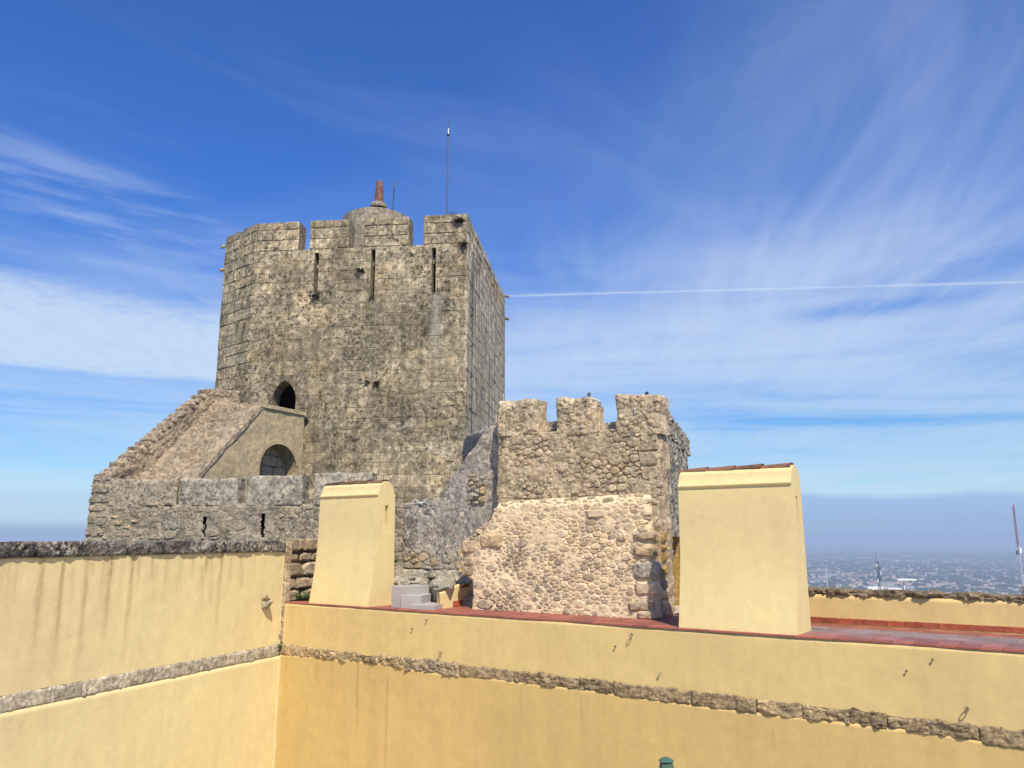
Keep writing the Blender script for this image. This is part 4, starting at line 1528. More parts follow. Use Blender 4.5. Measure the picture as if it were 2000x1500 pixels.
# upper wall angled to stay out of the sun behind the sloping top
r1_, r2_ = ray(901, 1051), ray(951, 1051)
qa = Vector((r1_.x / r1_.y * 28.5, 28.5))
qb = Vector((r2_.x / r2_.y * 22.0, 22.0))
SF = Face(qa, qb - qa)
SLn = (qb - qa).length
sp_pts = [SF.px(902, 885), SF.px(904, 858), SF.px(912, 849), SF.px(930, 842), SF.px(951, 838)]
rough_slab('turned_wall', SF, 0.0, SLn, 0.5, 4.2, M['grey_wall'], gw, res=0.07, thick=0.5, amp=0.03, seed=78, top=poly_fn(sp_pts), edge=0.03)

# ------------------------------------------------------------------ turret
tt = thing('turret', UF.w(-2, FLOOR), 'lower square rubble turret with ragged battlements beside the large yellow chimney', 'castle tower')
zm0 = [hgt(UF, u, v) for u, v in ((1050, 843), (1203, 836))]
ucore = (UF.px(971, 900)[0], 0.0)
ZU = sum(zm0) / 2
utop_pts = [(ucore[0] - 1, hgt(UF, 972, 843)), (UF.px(1050, 843)), (UF.px(1203, 836)), (0.5, hgt(UF, 1290, 834))]
rough_slab('front_wall', UF, ucore[0], 0.0, FLOOR - 0.2, ZU, M['rubble_mortar'], tt, res=0.04, thick=0.6, amp=0.035, seed=22,
           top=poly_fn([(a, b) for a, b in utop_pts]), cells=(0.17, 0.115), cell_h=0.018, edge=0.03, dfn=lambda s, z: 0.0 * s)
um = [(971, 1049.5, [(971, 784), (985, 783), (1040, 779), (1050, 782)]),
      (1085, 1156, [(1085, 778), (1092, 776), (1112, 776), (1118, 778), (1150, 776), (1156, 779)]),
      (1203, 1290, [(1203, 771), (1250, 770), (1285, 771), (1290, 774)])]
for i, (ua, ub, tp_) in enumerate(um):
    a, b = UF.px(ua, 810)[0], UF.px(ub, 810)[0]
    zb_ = min(hgt(UF, ua, 845), hgt(UF, ub, 845)) - 0.02
    rough_slab('merlon', UF.shifted(0.004), a, b, zb_, 3.2, M['rubble'], tt, res=0.035, thick=0.45 if i != 1 else 0.5, amp=0.03, seed=60 + i,
               top=poly_fn([UF.px(u, v) for u, v in tp_]), cells=(0.15, 0.11), cell_h=0.03, edge=0.025, topn=5)
# stepped right shoulder of the middle merlon
a, b = UF.px(1150, 810)[0], UF.px(1163, 810)[0]
rough_slab('merlon_shoulder', UF.shifted(-0.02), a, b, hgt(UF, 1160, 843), hgt(UF, 1160, 792), M['rubble'], tt, res=0.035, thick=0.4, amp=0.02, seed=66, edge=0.02)
# low blocks seen through the gaps (the far parapet)
for (ua, ub, va, vb, dd_) in ((1063, 1088, 824, 846, -0.42), (1168, 1204, 827, 842, -0.42)):
    fc = UF.shifted(dd_)
    a, b = fc.px(ua, 835)[0], fc.px(ub, 835)[0]
    rough_slab('low_block', fc, a, b, hgt(fc, ua, vb), hgt(fc, ua, va), M['grey_wall'], tt, res=0.04, thick=0.3, amp=0.02, seed=int(ua), edge=0.02)
# thin bricks levelling the gap
for (ua, ub, v) in ((1138, 1150, 842), (1150, 1163, 841), (1163, 1176, 841)):
    a, b = UF.px(ua, v)[0], UF.px(ub, v)[0]
    g = block_geo(UF, a, b, hgt(UF, ua, v + 2.0), hgt(UF, ua, v - 1.6), 0.05, rng, rag=0.006, bev=0.01, gap=0.003)
    if g:
        mesh_obj('brick', g[0], g[1], M['terracotta'], tt, cid=rng.random())
# embedded stones of the upper wall
pc = []
zlow = 0.92
xs0, xs1 = ucore[0] + 0.05, -0.05
for poly, r_ in rubble_cells(xs0, xs1, zlow, ZU - 0.05, [(0.34, 0.10), (0.22, 0.28), (0.15, 0.35), (0.10, 0.25)], rng, aspect=1.35):
    if rng.random() < 0.8:
        g = stone_geo(UF, poly, rng, out=0.028, gap=0.008, back=0.05)
        if g:
            pc.append(g)
emit(pc, 'stone', M['rubble'], tt, 90, rng)
# quoin line on the right arris
z = -1.5
while z < 2.9:
    h = rng.uniform(0.16, 0.34)
    if z > 0.8:
        g = block_geo(UF, -rng.uniform(0.25, 0.5), 0.03, z, z + h, 0.035, rng, back=0.25, rag=0.025, bev=0.02, gap=0.006)
        mesh_obj('quoin', g[0], g[1], M['rubble'], tt, cid=rng.random())
    z += h

# battered foot, freshly pointed
def foot_d(s, z):
    base = 0.16 + 0.30 * np.clip((0.95 - z) / 2.6, 0, 1)
    lip = np.clip((0.98 - z) / 0.26, 0, 1)
    left_b = 0.12 * np.exp(-((s - ucore[0] + 0.1) / 0.5) ** 2)
    return base * lip ** 0.7 + left_b * lip


lpts = [UF.px(u, v) for u, v in ((947, 1190), (949, 1150), (946, 1122), (924, 1108), (919, 1070), (921, 1045), (935, 1032), (958, 1022), (972, 1000), (976, 985), (982, 975))]
lz = sorted([(b, a) for a, b in lpts])
lfun = lambda z: np.interp(z, [p[0] for p in lz], [p[1] for p in lz])
rz_ = sorted([(b, a) for a, b in [UF.px(u, v) for u, v in ((1283, 966), (1284, 990), (1292, 1080), (1300, 1150), (1302, 1215))]])
rfun = lambda z: np.interp(z, [p[0] for p in rz_], [p[1] for p in rz_]) - 0.12
ftop = poly_fn([UF.px(u, v) for u, v in ((940, 1000), (975, 984), (1010, 978), (1060, 975), (1180, 968), (1282, 962))])
rough_slab('battered_foot', UF, lfun(-1.0), 0.0, FLOOR - 0.05, 1.0, M['new_mortar'], tt, res=0.035, thick=0.45, amp=0.018, seed=31,
           top=ftop, left=lfun, right=rfun, dfn=foot_d, edge=0.03, topn=4, cells=(0.12, 0.07), cell_h=0.012)
old_zone = lambda s, z: s < UF.px(1090, 1100)[0] + 0.25 * math.sin(z * 4) and z < hgt(UF, 1000, 1062) + 0.1 * math.sin(s * 5)
ins = lambda s, z: lfun(z) + 0.04 < s < rfun(z) - 0.03 and z < float(ftop(s)) - 0.02
pc, pold = [], []
for poly, r_ in rubble_cells(lfun(-1.0) - 0.5, 0.02, FLOOR + 0.02, 1.0, [(0.44, 0.04), (0.30, 0.08), (0.20, 0.22), (0.135, 0.34), (0.09, 0.35)], rng, inside=ins, aspect=1.7):
    cxp = sum(a for a, b in poly) / len(poly)
    czp = sum(b for a, b in poly) / len(poly)
    if not ins(cxp, czp):
        continue
    poly = [(min(max(a, float(lfun(b)) + 0.01), float(rfun(b)) + 0.04), min(b, float(ftop(a)) + 0.01)) for a, b in poly]
    g = stone_geo(UF, poly, rng, out=0.027, gap=0.008, back=0.10, dfn=lambda a, b: float(foot_d(a, b)))
    if g:
        (pold if old_zone(cxp, czp) else pc).append(g)
emit(pc, 'stone', M['field'], tt, 160, rng)
emit(pold, 'stone', M['rubble'], tt, 45, rng, rest='small_old_stones')
# large corner stones on the right of the foot and on the left spur
for (ua, ub, va, vb, mt) in ((1252, 1298, 1096, 1130, 'ledge'), (1256, 1300, 1134, 1160, 'field'), (1250, 1292, 1066, 1086, 'block'),
                             (1248, 1288, 1042, 1053, 'block'), (1246, 1284, 1172, 1190, 'field'), (1262, 1302, 1190, 1206, 'field'),
                             (920, 955, 1054, 1080, 'block'), (957, 998, 1044, 1070, 'block'), (926, 950, 1088, 1104, 'block'),
                             (924, 950, 1105, 1124, 'block'), (1217, 1236, 1042, 1056, 'field'), (1154, 1192, 996, 1012, 'field')):
    fc = UF
    a, b = fc.px(ua, (va + vb) / 2)[0], fc.px(ub, (va + vb) / 2)[0]
    z0_, z1_ = hgt(fc, (ua + ub) / 2, vb), hgt(fc, (ua + ub) / 2, va)
    off = float(foot_d((a + b) / 2, (z0_ + z1_) / 2))
    k2 = (17.0 - off) / 17.0
    g = stone_geo(UF, [(a, z0_), ((a + b) / 2, z0_), (b, z0_), (b, z1_), ((a + b) / 2, z1_), (a, z1_)], rng, out=0.055, gap=0.0, back=0.2,
                  dfn=lambda x, y: off + 0.01, n=12)
    if g is None:
        continue
    mesh_obj('large_stone', g[1], g[2], M[mt], tt, cid=rng.random())

# right flank with receding merlons
us_end = US.px(1341, 900)[0]
dz0, dz1 = US.px(1309, 1120)[0], US.px(1327, 1120)[0]
dtop = hgt(US, 1318, 1050)
rough_slab('flank_wall', US, 0.12, us_end, FLOOR - 0.2, ZU, M['turret_side'], tt, res=0.06, thick=0.6, amp=0.05, seed=41, edge=0.03,
           cells=(0.3, 0.16), cell_h=0.05, hole=lambda s, z: dz0 < s < dz1 and z < dtop)
for i, (ua, ub, vt) in enumerate(((1290.5, 1293, 775), (1294, 1305, 792), (1307, 1320, 812), (1322, 1341, 826))):
    a, b = US.px(ua, 810)[0], US.px(ub, 830)[0]
    if i == 0:
        a = 0.12
    zt = hgt(US, (ua + ub) / 2, vt)
    rough_slab('merlon', US.shifted(0.004), a, b, ZU - 0.03, min(max(zt, ZU + 0.5), hgt(UF, 1285, 773)), M['turret_side'], tt, res=0.05, thick=0.5, amp=0.05, seed=90 + i,
               edge=0.04, cells=(0.2, 0.13), cell_h=0.04)
# back of the turret
ub_ = US.w(us_end, 0)
UB = Face((ub_[0], ub_[1]), -UF.d)
solid_cells('rear_wall', UB, [0.0, -ucore[0]], [FLOOR - 0.2, ZU - 0.3], lambda s, z: True, 0.5, M['rubble'], tt)
ul = UF.w(ucore[0], 0)
UL = Face((ul[0] + US.d.x * us_end, ul[1] + US.d.y * us_end), -US.d)
solid_cells('left_wall', UL, [0.0, us_end - 0.3], [FLOOR - 0.2, ZU - 0.05], lambda s, z: True, 0.5, M['rubble'], tt)
mb = MB()
pts = [UF.w(ucore[0] + .1, ZU - 0.5, -0.2), UF.w(-.1, ZU - 0.5, -0.2), US.w(us_end - .1, ZU - 0.5, -0.2), UB.w(-ucore[0] - .1, ZU - 0.5, -0.2)]
mb.add(pts, [(0, 1, 2, 3)])
mb.build('roof_platform', M['rubble'], tt)
# doorway in the flank: golden jambs
g = block_geo(US, dz0 - 0.18, dz1 + 0.25, dtop, dtop + 0.17, 0.07, rng, back=0.4, rag=0.01, bev=0.02)
mesh_obj('lintel', g[0], g[1], M['turret_side'], tt, cid=0.4)
for nm, a, b, mt in (('door_jamb', dz0 - 0.02, dz0 + 0.02, 'gold_jamb'), ('door_jamb', dz1 - 0.02, dz1 + 0.04, 'gold_jamb')):
    vs = [US.w(x, z, dd_) for x in (a, b) for z in (FLOOR, dtop) for dd_ in (0.02, -0.75)]
    mesh_obj(nm, vs, [(0, 1, 3, 2), (4, 6, 7, 5), (0, 2, 6, 4), (2, 3, 7, 6)], M[mt], tt)
rough_slab('blocking_wall', US.shifted(-0.38), dz0, dz1, FLOOR - 0.1, dtop, M['gold_jamb'], tt, res=0.04, thick=0.2, amp=0.03, seed=43, edge=0.0)
# rough golden quoins between front foot and doorway
z = FLOOR
while z < hgt(US, 1305, 1060):
    h = rng.uniform(0.14, 0.3)
    g = block_geo(US, 0.02, dz0 - rng.uniform(0.0, 0.1), z, z + h, 0.09, rng, back=0.2, rag=0.03, bev=0.04, gap=0.006)
    if g:
        mesh_obj('quoin', g[0], g[1], M['field'] if rng.random() < 0.6 else M['gold_jamb'], tt, cid=rng.random())
    z += h

# things fixed on the turret
p = Vector(UF.w(UF.px(1143, 773)[0], hgt(UF, 1143, 779), -0.1))
sl = thing('floodlight', tuple(p), 'small grey cylindrical floodlight tilted on the middle merlon', 'floodlight')
mb = MB()
mb.tube(p, p + Vector((0.03, 0, 0.05)), 0.02, 0.02, 6)
mb.build('bracket', M['dark_metal'], sl)
MB().tube(p + Vector((0.0, 0.0, 0.03)), p + Vector((0.055, -0.03, 0.15)), 0.035, 0.042, 12).build('housing', plain_mat('grey_green_metal', (0.16, 0.20, 0.18), 0.5), sl)
p = Vector(UF.w(UF.px(1260, 771)[0], hgt(UF, 1260, 771), -0.1))
sl = thing('small_lamp', tuple(p), 'tiny black lamp with a pale lens on the right merlon of the turret', 'lamp')
MB().tube(p - Vector((0, 0, .03)), p + Vector((0.01, 0, 0.05)), 0.018, 0.018, 6).build('stalk', M['dark_metal'], sl)
MB().tube(p + Vector((-0.01, 0.02, 0.045)), p + Vector((0.01, -0.03, 0.055)), 0.036, 0.03, 10).build('head', M['dark_metal'], sl)
# pipe and white cable on top of the grey wall
s_, z_ = GF.px(822, 984)
wc = thing('white_cable', GF.w(s_, z_, 0), 'loose white cable bundle on top of the grey wall behind the small chimney', 'cable')
mb = MB()
prev = None
for i in range(26):
    q = Vector(GF.w(s_ - 0.30 + 0.55 * i / 25 + 0.04 * math.sin(i * 1.1), z_ + 0.05 - 0.05 * math.cos(i * 0.42) + 0.015 * math.sin(i * 1.3), 0.05))
    if prev is not None:
        mb.tube(prev, q, 0.012, 0.012, 5, caps=False)
    prev = q
mb.build('cable_coil', M['old_white'], wc)

# ------------------------------------------------------------------ plastered walls of the courtyard
def plaster_sheet(name, face, s0, s1, z0, z1, mat, parent, res=0.045, stain=None, seed=0, front=0.0, top=None, bottom=None, thick=0.3):
    ns, nz = max(2, int((s1 - s0) / res)), max(2, int((z1 - z0) / res))
    u = np.linspace(s0, s1, ns + 1)[:, None]
    v = np.linspace(0, 1, nz + 1)[None, :]
    tp = top(u) if top is not None else z1
    bt = bottom(u) if bottom is not None else z0
    zz = bt + (tp - bt) * v + 0 * u
    ss = u + 0 * v
    dd = front + 0.008 * fbm(ss * 0.7, zz * 0.7, seed, 4) + 0.0018 * fbm(ss * 5, zz * 5, seed + 3, 2)
    vs = list(face.warr(ss, zz, dd).reshape(-1, 3))
    st_ = stain(ss, zz) if stain is not None else np.zeros(ss.shape)
    fs = [(i * (nz + 1) + j, (i + 1) * (nz + 1) + j, (i + 1) * (nz + 1) + j + 1, i * (nz + 1) + j + 1) for i in range(ns) for j in range(nz)]
    b = len(vs)
    # top and end faces
    for i in (0, ns):
        for j in (0, nz):
            vs.append(face.w(float(ss[i, j]), float(zz[i, j]), front - thick))
    st_ = list(st_.reshape(-1)) + [0] * 4
    tl, tr = 0 * (nz + 1) + nz, ns * (nz + 1) + nz
    fs.append(tuple([i * (nz + 1) + nz for i in range(ns + 1)] + [b + 3, b + 1]))
    fs.append((0, b + 0, b + 1) + tuple(j for j in range(nz, 0, -1)))
    fs.append(tuple(ns * (nz + 1) + j for j in range(nz + 1)) + (b + 3, b + 2))
    return mesh_obj(name, vs, fs, mat, parent, cid=0.5, smooth=True, attrs={'stain': st_})


def drips(face, marks):
    L = []
    for (ut, vt, vb, wid, amt) in marks:
        s_, zt_ = face.px(ut, vt)
        L.append((s_, zt_, face.px(ut, vb)[1], wid, amt))

    def f(ss, zz):
        r = np.zeros(ss.shape)
        for i, (s_, zt_, zb_, wd, am) in enumerate(L):
            x = ss - s_ - 0.02 * vnoise(zz * 1.7, 0 * zz + i * 3.3, 5)
            t_ = np.clip((zt_ - zz) / (zt_ - zb_), -0.2, 1.2)
            fall = np.where((t_ >= -0.05), np.clip(1 - t_, 0, 1) ** 0.8, 0)
            w_ = wd * (1.0 + 0.5 * np.clip(t_, 0, 1)) * (1 + 0.4 * vnoise(zz * 3, 0 * zz + i, 9))
            r = np.maximum(r, am * fall * np.exp(-(x / w_) ** 2))
        return r
    return f


Zm = lambda X, Y: (X / 3.125, 1030 + Y / 3.125)
lm = []
for X, Y0, Y1, wd, am in ((262, 195, 900, .055, .62), (388, 230, 960, .05, .75), (540, 190, 900, .055, .62), (570, 190, 330, .035, .4), (680, 180, 720, .055, .72),
                          (640, 200, 640, .05, .35), (808, 205, 850, .055, .65), (848, 200, 420, .04, .5), (750, 200, 560, .05, .25), (932, 195, 330, .03, .6),
                          (955, 230, 600, .08, .30), (1100, 190, 620, .08, .30), (1182, 165, 330, .025, .6), (1260, 190, 320, .055, .65), (1240, 250, 620, .08, .25), (1300, 180, 560, .04, .3),
                          (1357, 170, 410, .045, .85), (1340, 300, 760, .06, .35), (1410, 180, 400, .05, .35), (1480, 180, 430, .05, .4), (1560, 180, 420, .05, .2),
                          (100, 230, 520, .03, .4), (60, 190, 800, .08, .22), (450, 240, 700, .04, .22), (1020, 190, 480, .05, .3), (20, 200, 700, .06, .3)):
    q = Zm(X, Y0), Zm(X, Y1)
    lm.append((q[0][0], q[0][1], q[1][1], wd, am))
for X, Y0, Y1, wd, am in ((130, 1180, 1330, .10, .18), (1420, 1160, 1300, .08, .12), (780, 1100, 1300, .12, .08)):
    q = Zm(X, Y0), Zm(X, Y1)
    lm.append((q[0][0], q[0][1], q[1][1], wd, am))

lw = thing('courtyard_wall', LW.w(3, COURT), 'pale yellow left courtyard wall streaked with drips under a black-crusted coping', 'wall')
zc_b = hgt(LW, 300, 1082)
zb_t = zb
zb_b = hgt(LW, 300, 1333)
s_near = -9.0
ZCB = -0.335
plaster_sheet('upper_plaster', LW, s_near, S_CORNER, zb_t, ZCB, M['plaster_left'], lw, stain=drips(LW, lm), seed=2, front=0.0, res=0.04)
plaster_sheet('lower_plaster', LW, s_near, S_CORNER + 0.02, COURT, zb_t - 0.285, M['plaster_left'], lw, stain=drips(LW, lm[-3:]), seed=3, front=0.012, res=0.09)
solid_cells('wall_core', LW, [s_near, S_CORNER + 0.1], [COURT, ZCB - 0.02], lambda s, z: True, 0.55, M['curtain'], lw, front=-0.03)
rng = random.Random(12)


def long_stone(face, s0, s1, z0, z1, out, back, mat, name, parent, seed, amp=0.02, res=0.035, rag=0.012, joint=0.006, cellh=0.0, top_amp=None, cid=None, crag=0.0):
    """dressed stone of a string course or coping: dense little grid, worn face, ragged upper and lower arrises"""
    ns, nz = max(4, int((s1 - s0) / res)), max(4, int((z1 - z0) / res) + 1)
    u = np.linspace(s0 + joint, s1 - joint, ns + 1)[:, None]
    v = np.linspace(0, 1, nz + 1)[None, :]
    ss = u + 0 * v
    tp = z1 + (top_amp if top_amp is not None else rag) * fbm(u * 5, 0 * u + seed, seed, 4)
    bt = z0 + rag * fbm(u * 5, 0 * u + seed + 4.4, seed + 1, 4)
    zz = bt + (tp - bt) * v
    ln = (u[-1] - u[0])
    dd = out + amp * fbm(ss * 6, zz * 6, seed + 2, 4, 0.6)
    if crag:
        b, c_ = cell(ss / 0.11 + 0.3 * zz, zz / 0.05, seed)
        dd = dd + crag * (c_ - 0.5) * np.clip(b * 4, 0, 1)
    e = np.minimum(np.minimum(ss - u[0], u[-1] - ss), np.minimum(zz - bt, tp - zz))
    dd = dd - 0.022 * np.exp(-e / 0.018)
    vs = list(face.warr(ss, zz, dd).reshape(-1, 3))
    idx = lambda i, j: i * (nz + 1) + j
    fs = [(idx(i, j), idx(i + 1, j), idx(i + 1, j + 1), idx(i, j + 1)) for i in range(ns) for j in range(nz)]
    border = [idx(i, 0) for i in range(ns + 1)] + [idx(ns, j) for j in range(1, nz + 1)] + [idx(i, nz) for i in range(ns - 1, -1, -1)] + [idx(0, j) for j in range(nz - 1, 0, -1)]
    b0 = len(vs)
    fl = ss.reshape(-1), zz.reshape(-1)
    for q in border:
        vs.append(face.w(float(fl[0][q]), float(fl[1][q]), -back))
    m_ = len(border)
    fs += [(border[a], b0 + a, b0 + (a + 1) % m_, border[(a + 1) % m_]) for a in range(m_)]
    fs = [f for f in fs]
    return mesh_obj(name, vs, fs, mat, parent, cid=rng.random() if cid is None else cid)


# left string course, joints where the photograph has them
jt = [-9.0, -7.4, -5.9, -4.3, -2.8, -1.4] + [LW.px(u, v)[0] for u, v in ((100, 1352), (160, 1340), (240, 1325), (300, 1312), (375, 1300), (442, 1287), (505, 1272))] + [S_CORNER - 0.01]
for i in range(len(jt) - 1):
    long_stone(LW, jt[i], jt[i + 1], zb_t - 0.285, zb_t, 0.03, 0.12, M['band_left'], 'band_stone', lw, 200 + i, amp=0.010, rag=0.012, joint=0.003)
# coping
jt = [-9.0, -7.9, -6.6, -5.5, -4.3, -3.2, -2.0, -0.9, 0.35, 1.3, 2.35, 3.3, 4.35, 5.2, 6.1, 6.8, S_CORNER - 0.02]
for i in range(len(jt) - 1):
    long_stone(LW, jt[i], jt[i + 1], ZCB, -0.065, 0.06, 0.5, M['coping'], 'coping_stone', lw, 230 + i, amp=0.022, rag=0.016, joint=0.003, top_amp=0.010, crag=0.02)

# ---- wall across the courtyard
rw = thing('courtyard_wall', RW.w(8, COURT), 'deep yellow courtyard wall below the terrace with a rough brown string course', 'wall')
rm = [(700, 1302, 1460, .022, .80), (757, 1314, 1530, .018, .75), (647, 1300, 1400, .02, .25), (620, 1298, 1345, .06, .30), (560, 1290, 1420, .05, .15),
      (1017, 1345, 1460, .02, .22), (1135, 1365, 1440, .02, .30), (1510, 1425, 1500, .02, .22), (1690, 1455, 1540, .02, .15), (720, 1300, 1360, .08, .2),
      (1222, 1372, 1400, .03, .3), (1180, 1362, 1480, .02, .15), (1300, 1395, 1540, .04, .1), (870, 1340, 1500, .03, .1), (1440, 1410, 1520, .03, .1)]
band_top = poly_fn([(RW.px(u, v)) for u, v in ((545, 1256), (620, 1266), (700, 1275), (715, 1279), (800, 1283), (896, 1296), (1003, 1309), (1133, 1324), (1350, 1349), (1480, 1364), (1735, 1395), (1912, 1418), (2000, 1426))])
band_bot = poly_fn([(RW.px(u, v)) for u, v in ((545, 1280), (623, 1285), (705, 1294), (740, 1297), (790, 1306), (830, 1314), (900, 1321), (985, 1330), (1003, 1333), (1133, 1348), (1200, 1357), (1350, 1379), (1480, 1395), (1568, 1404), (1660, 1416), (1735, 1425), (1800, 1430), (1912, 1450), (2000, 1464))])
z_hi, z_lo = -2.66, -2.95
SE = 22.0
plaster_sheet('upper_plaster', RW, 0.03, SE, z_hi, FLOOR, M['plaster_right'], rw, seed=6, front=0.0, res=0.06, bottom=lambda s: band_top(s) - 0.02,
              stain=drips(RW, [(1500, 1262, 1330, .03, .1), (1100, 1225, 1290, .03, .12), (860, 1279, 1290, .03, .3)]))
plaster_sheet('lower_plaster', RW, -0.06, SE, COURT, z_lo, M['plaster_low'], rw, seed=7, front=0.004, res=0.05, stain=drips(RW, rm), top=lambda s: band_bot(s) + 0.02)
solid_cells('wall_core', RW, [-0.1, SE], [COURT, FLOOR - 0.04], lambda s, z: True, 0.5, M['curtain'], rw, front=-0.03)
jt = [-0.1] + [RW.px(u, v)[0] for u, v in ((622, 1275), (707, 1285), (733, 1290), (790, 1297), (897, 1310), (1004, 1322), (1133, 1337), (1197, 1345), (1350, 1363), (1478, 1379), (1568, 1388), (1660, 1402), (1735, 1411), (1912, 1435))] + [17.0, 18.3, 19.7, 21.0, 22.0]
fam = [.020, .034, .034, .034, .03, .012, .026, .03, .016, .014, .022, .036, .036, .028, .014, .02, .02, .02, .02]
for i in range(len(jt) - 1):
    a, b = jt[i], jt[i + 1]
    if a > 15.9:
        zt_, zb_ = z_hi - 0.03, z_lo - 0.02
    else:
        zt_ = float(band_top((a + b) / 2))
        zb_ = float(band_bot((a + b) / 2))
    amp = fam[min(i, len(fam) - 1)]
    long_stone(RW, a, b, zb_, zt_, 0.026, 0.1, M['band'] if i != 4 else M['block'], 'band_stone', rw, 300 + i, amp=amp * 0.8, rag=0.010 + amp * 0.6,
               res=0.026, joint=0.004 if i not in (4, 9, 10, 14) else 0.007, crag=amp * 1.2)
# strip of old stone left bare in the corner
z = -2.62
while z < -0.10:
    h = rng.uniform(0.28, 0.5)
    h = min(h, -0.08 - z)
    if h > 0.05:
        long_stone(RW, -0.12, 0.035 + rng.uniform(-0.01, 0.012) if z + h < FLOOR else 0.0, z, z + h, 0.02, 0.15, M['block'], 'corner_stone', rw, int(500 + z * 10), amp=0.012, rag=0.008, joint=0.0, cid=rng.uniform(0, .5))
    z += h

# ------------------------------------------------------------------ terrace
tf = MB()
PD = 2.46                                     # wall face to far parapet
inner = lambda s, d: RW.w(s, FLOOR + 0.0, -d)
tf.add([RW.w(-0.05, FLOOR, -0.2), RW.w(SE, FLOOR, -0.2), RW.w(SE, FLOOR, -PD - 0.1), RW.w(12.5, FLOOR, -PD - 0.1), RW.w(12.5, FLOOR, -6.0), RW.w(-0.05, FLOOR, -4.5)],
       [(0, 1, 2, 3, 4, 5)])
tfo = structure(tf.build('terrace_floor', M['grout']))
rng = random.Random(5)
TSZ = 0.298


def flat_tile(s0, s1, d0, d1, z0, z1, mat, parent, name='floor_tile', gap=0.004, c=None):
    j = rng.uniform(-0.0015, 0.0015)
    a, b, e, f_ = s0 + gap, s1 - gap, d0 + gap, d1 - gap
    bv = 0.006
    vs = [RW.w(x, z0, -y) for x, y in ((a, e), (b, e), (b, f_), (a, f_))]
    vs += [RW.w(x, z1 - bv * 0.6 + j, -y) for x, y in ((a, e), (b, e), (b, f_), (a, f_))]
    vs += [RW.w(x, z1 + j, -y) for x, y in ((a + bv, e + bv), (b - bv, e + bv), (b - bv, f_ - bv), (a + bv, f_ - bv))]
    fs = [(0, 1, 5, 4), (1, 2, 6, 5), (2, 3, 7, 6), (3, 0, 4, 7), (4, 5, 9, 8), (5, 6, 10, 9), (6, 7, 11, 10), (7, 4, 8, 11), (8, 9, 10, 11)]
    if parent is None:
        return vs, fs
    return mesh_obj(name, vs, fs, mat, parent, cid=rng.random() if c is None else c)


nE = int(SE / TSZ)
for i in range(nE):
    flat_tile(0.0 + i * TSZ, (i + 1) * TSZ, -0.018, 0.272, FLOOR + 0.004, FLOOR + 0.036, M['edge_tile'], tfo, 'edge_tile')
grey_tile = plain_mat('greyed_floor_tile', (0.235, 0.185, 0.175), 0.55, var=0.10, scale=4, bump=0.003, cid_amt=0.25, spec=0.4, col2=(0.26, 0.14, 0.125))
rows = [M['floor_tile'], M['floor_tile'], grey_tile, grey_tile, grey_tile, M['edge_tile'], M['edge_tile']]
rest_ = MB()
for r in range(7):
    for i in range(nE):
        s0 = i * TSZ + 0.04 * r
        d0 = 0.276 + r * TSZ
        if s0 > 11.8 and r < 5:
            flat_tile(s0, s0 + TSZ, d0, min(d0 + TSZ, PD), FLOOR + 0.001, FLOOR + 0.028, rows[r], tfo)
        else:
            g = flat_tile(s0, s0 + TSZ, d0, min(d0 + TSZ, PD - 0.0), FLOOR + 0.001, FLOOR + 0.028, None, None)
            rest_.add(g[0], g[1], rng.random())
o = rest_.build('further_tiles', M['edge_tile'], tfo)
o['kind'] = 'stuff'

# far parapet
pa, pb = on_level(1582, 1218, FLOOR), on_level(2000, 1241, FLOOR)
PF = Face((pa.x, pa.y), (pb.x - pa.x, pb.y - pa.y))
pw = thing('parapet_wall', PF.w(2, FLOOR), 'low yellow parapet with rough stone coping and a terracotta skirting, plain behind', 'wall')
pz0 = (hgt(PF, 1582, 1159) + hgt(PF, 2000, 1176)) / 2
pz1 = (hgt(PF, 1582, 1148) + hgt(PF, 2000, 1163)) / 2
plaster_sheet('plaster', PF, -2.6, 11.5, FLOOR, pz0, M['plaster_right'], pw, res=0.08, seed=17, front=0.0)
solid_cells('wall_core', PF, [-2.6, 11.5], [FLOOR - 2, pz0 - 0.01], lambda s, z: True, 0.45, M['curtain'], pw, front=-0.03)
s_ = -2.6
i = 0
while s_ < 11.4:
    L = rng.uniform(0.45, 0.9)
    long_stone(PF, s_, s_ + L, pz0 - 0.004, pz1 - 0.01, 0.03, 0.46, M['parapet_top'], 'coping_stone', pw, 400 + i, amp=0.03, rag=0.02, res=0.03, joint=0.0, top_amp=0.018, crag=0.05)
    s_ += L
    i += 1
zk = hgt(PF, 1582, 1204)


def skirting(face, s0, s1, z0, z1, parent, size=0.285, out=0.014):
    a = s0
    while a < s1 - 0.02:
        b = min(a + size, s1)
        g = block_geo(face, a, b, z0, z1, out, rng, back=0.01, gap=0.0028, bev=0.004, rag=0.0012)
        if g:
            mesh_obj('skirting_tile', g[0], g[1], M['terracotta'], parent, cid=rng.random())
        a = b


skirting(PF, -2.6, 11.4, FLOOR + 0.026, zk, pw)

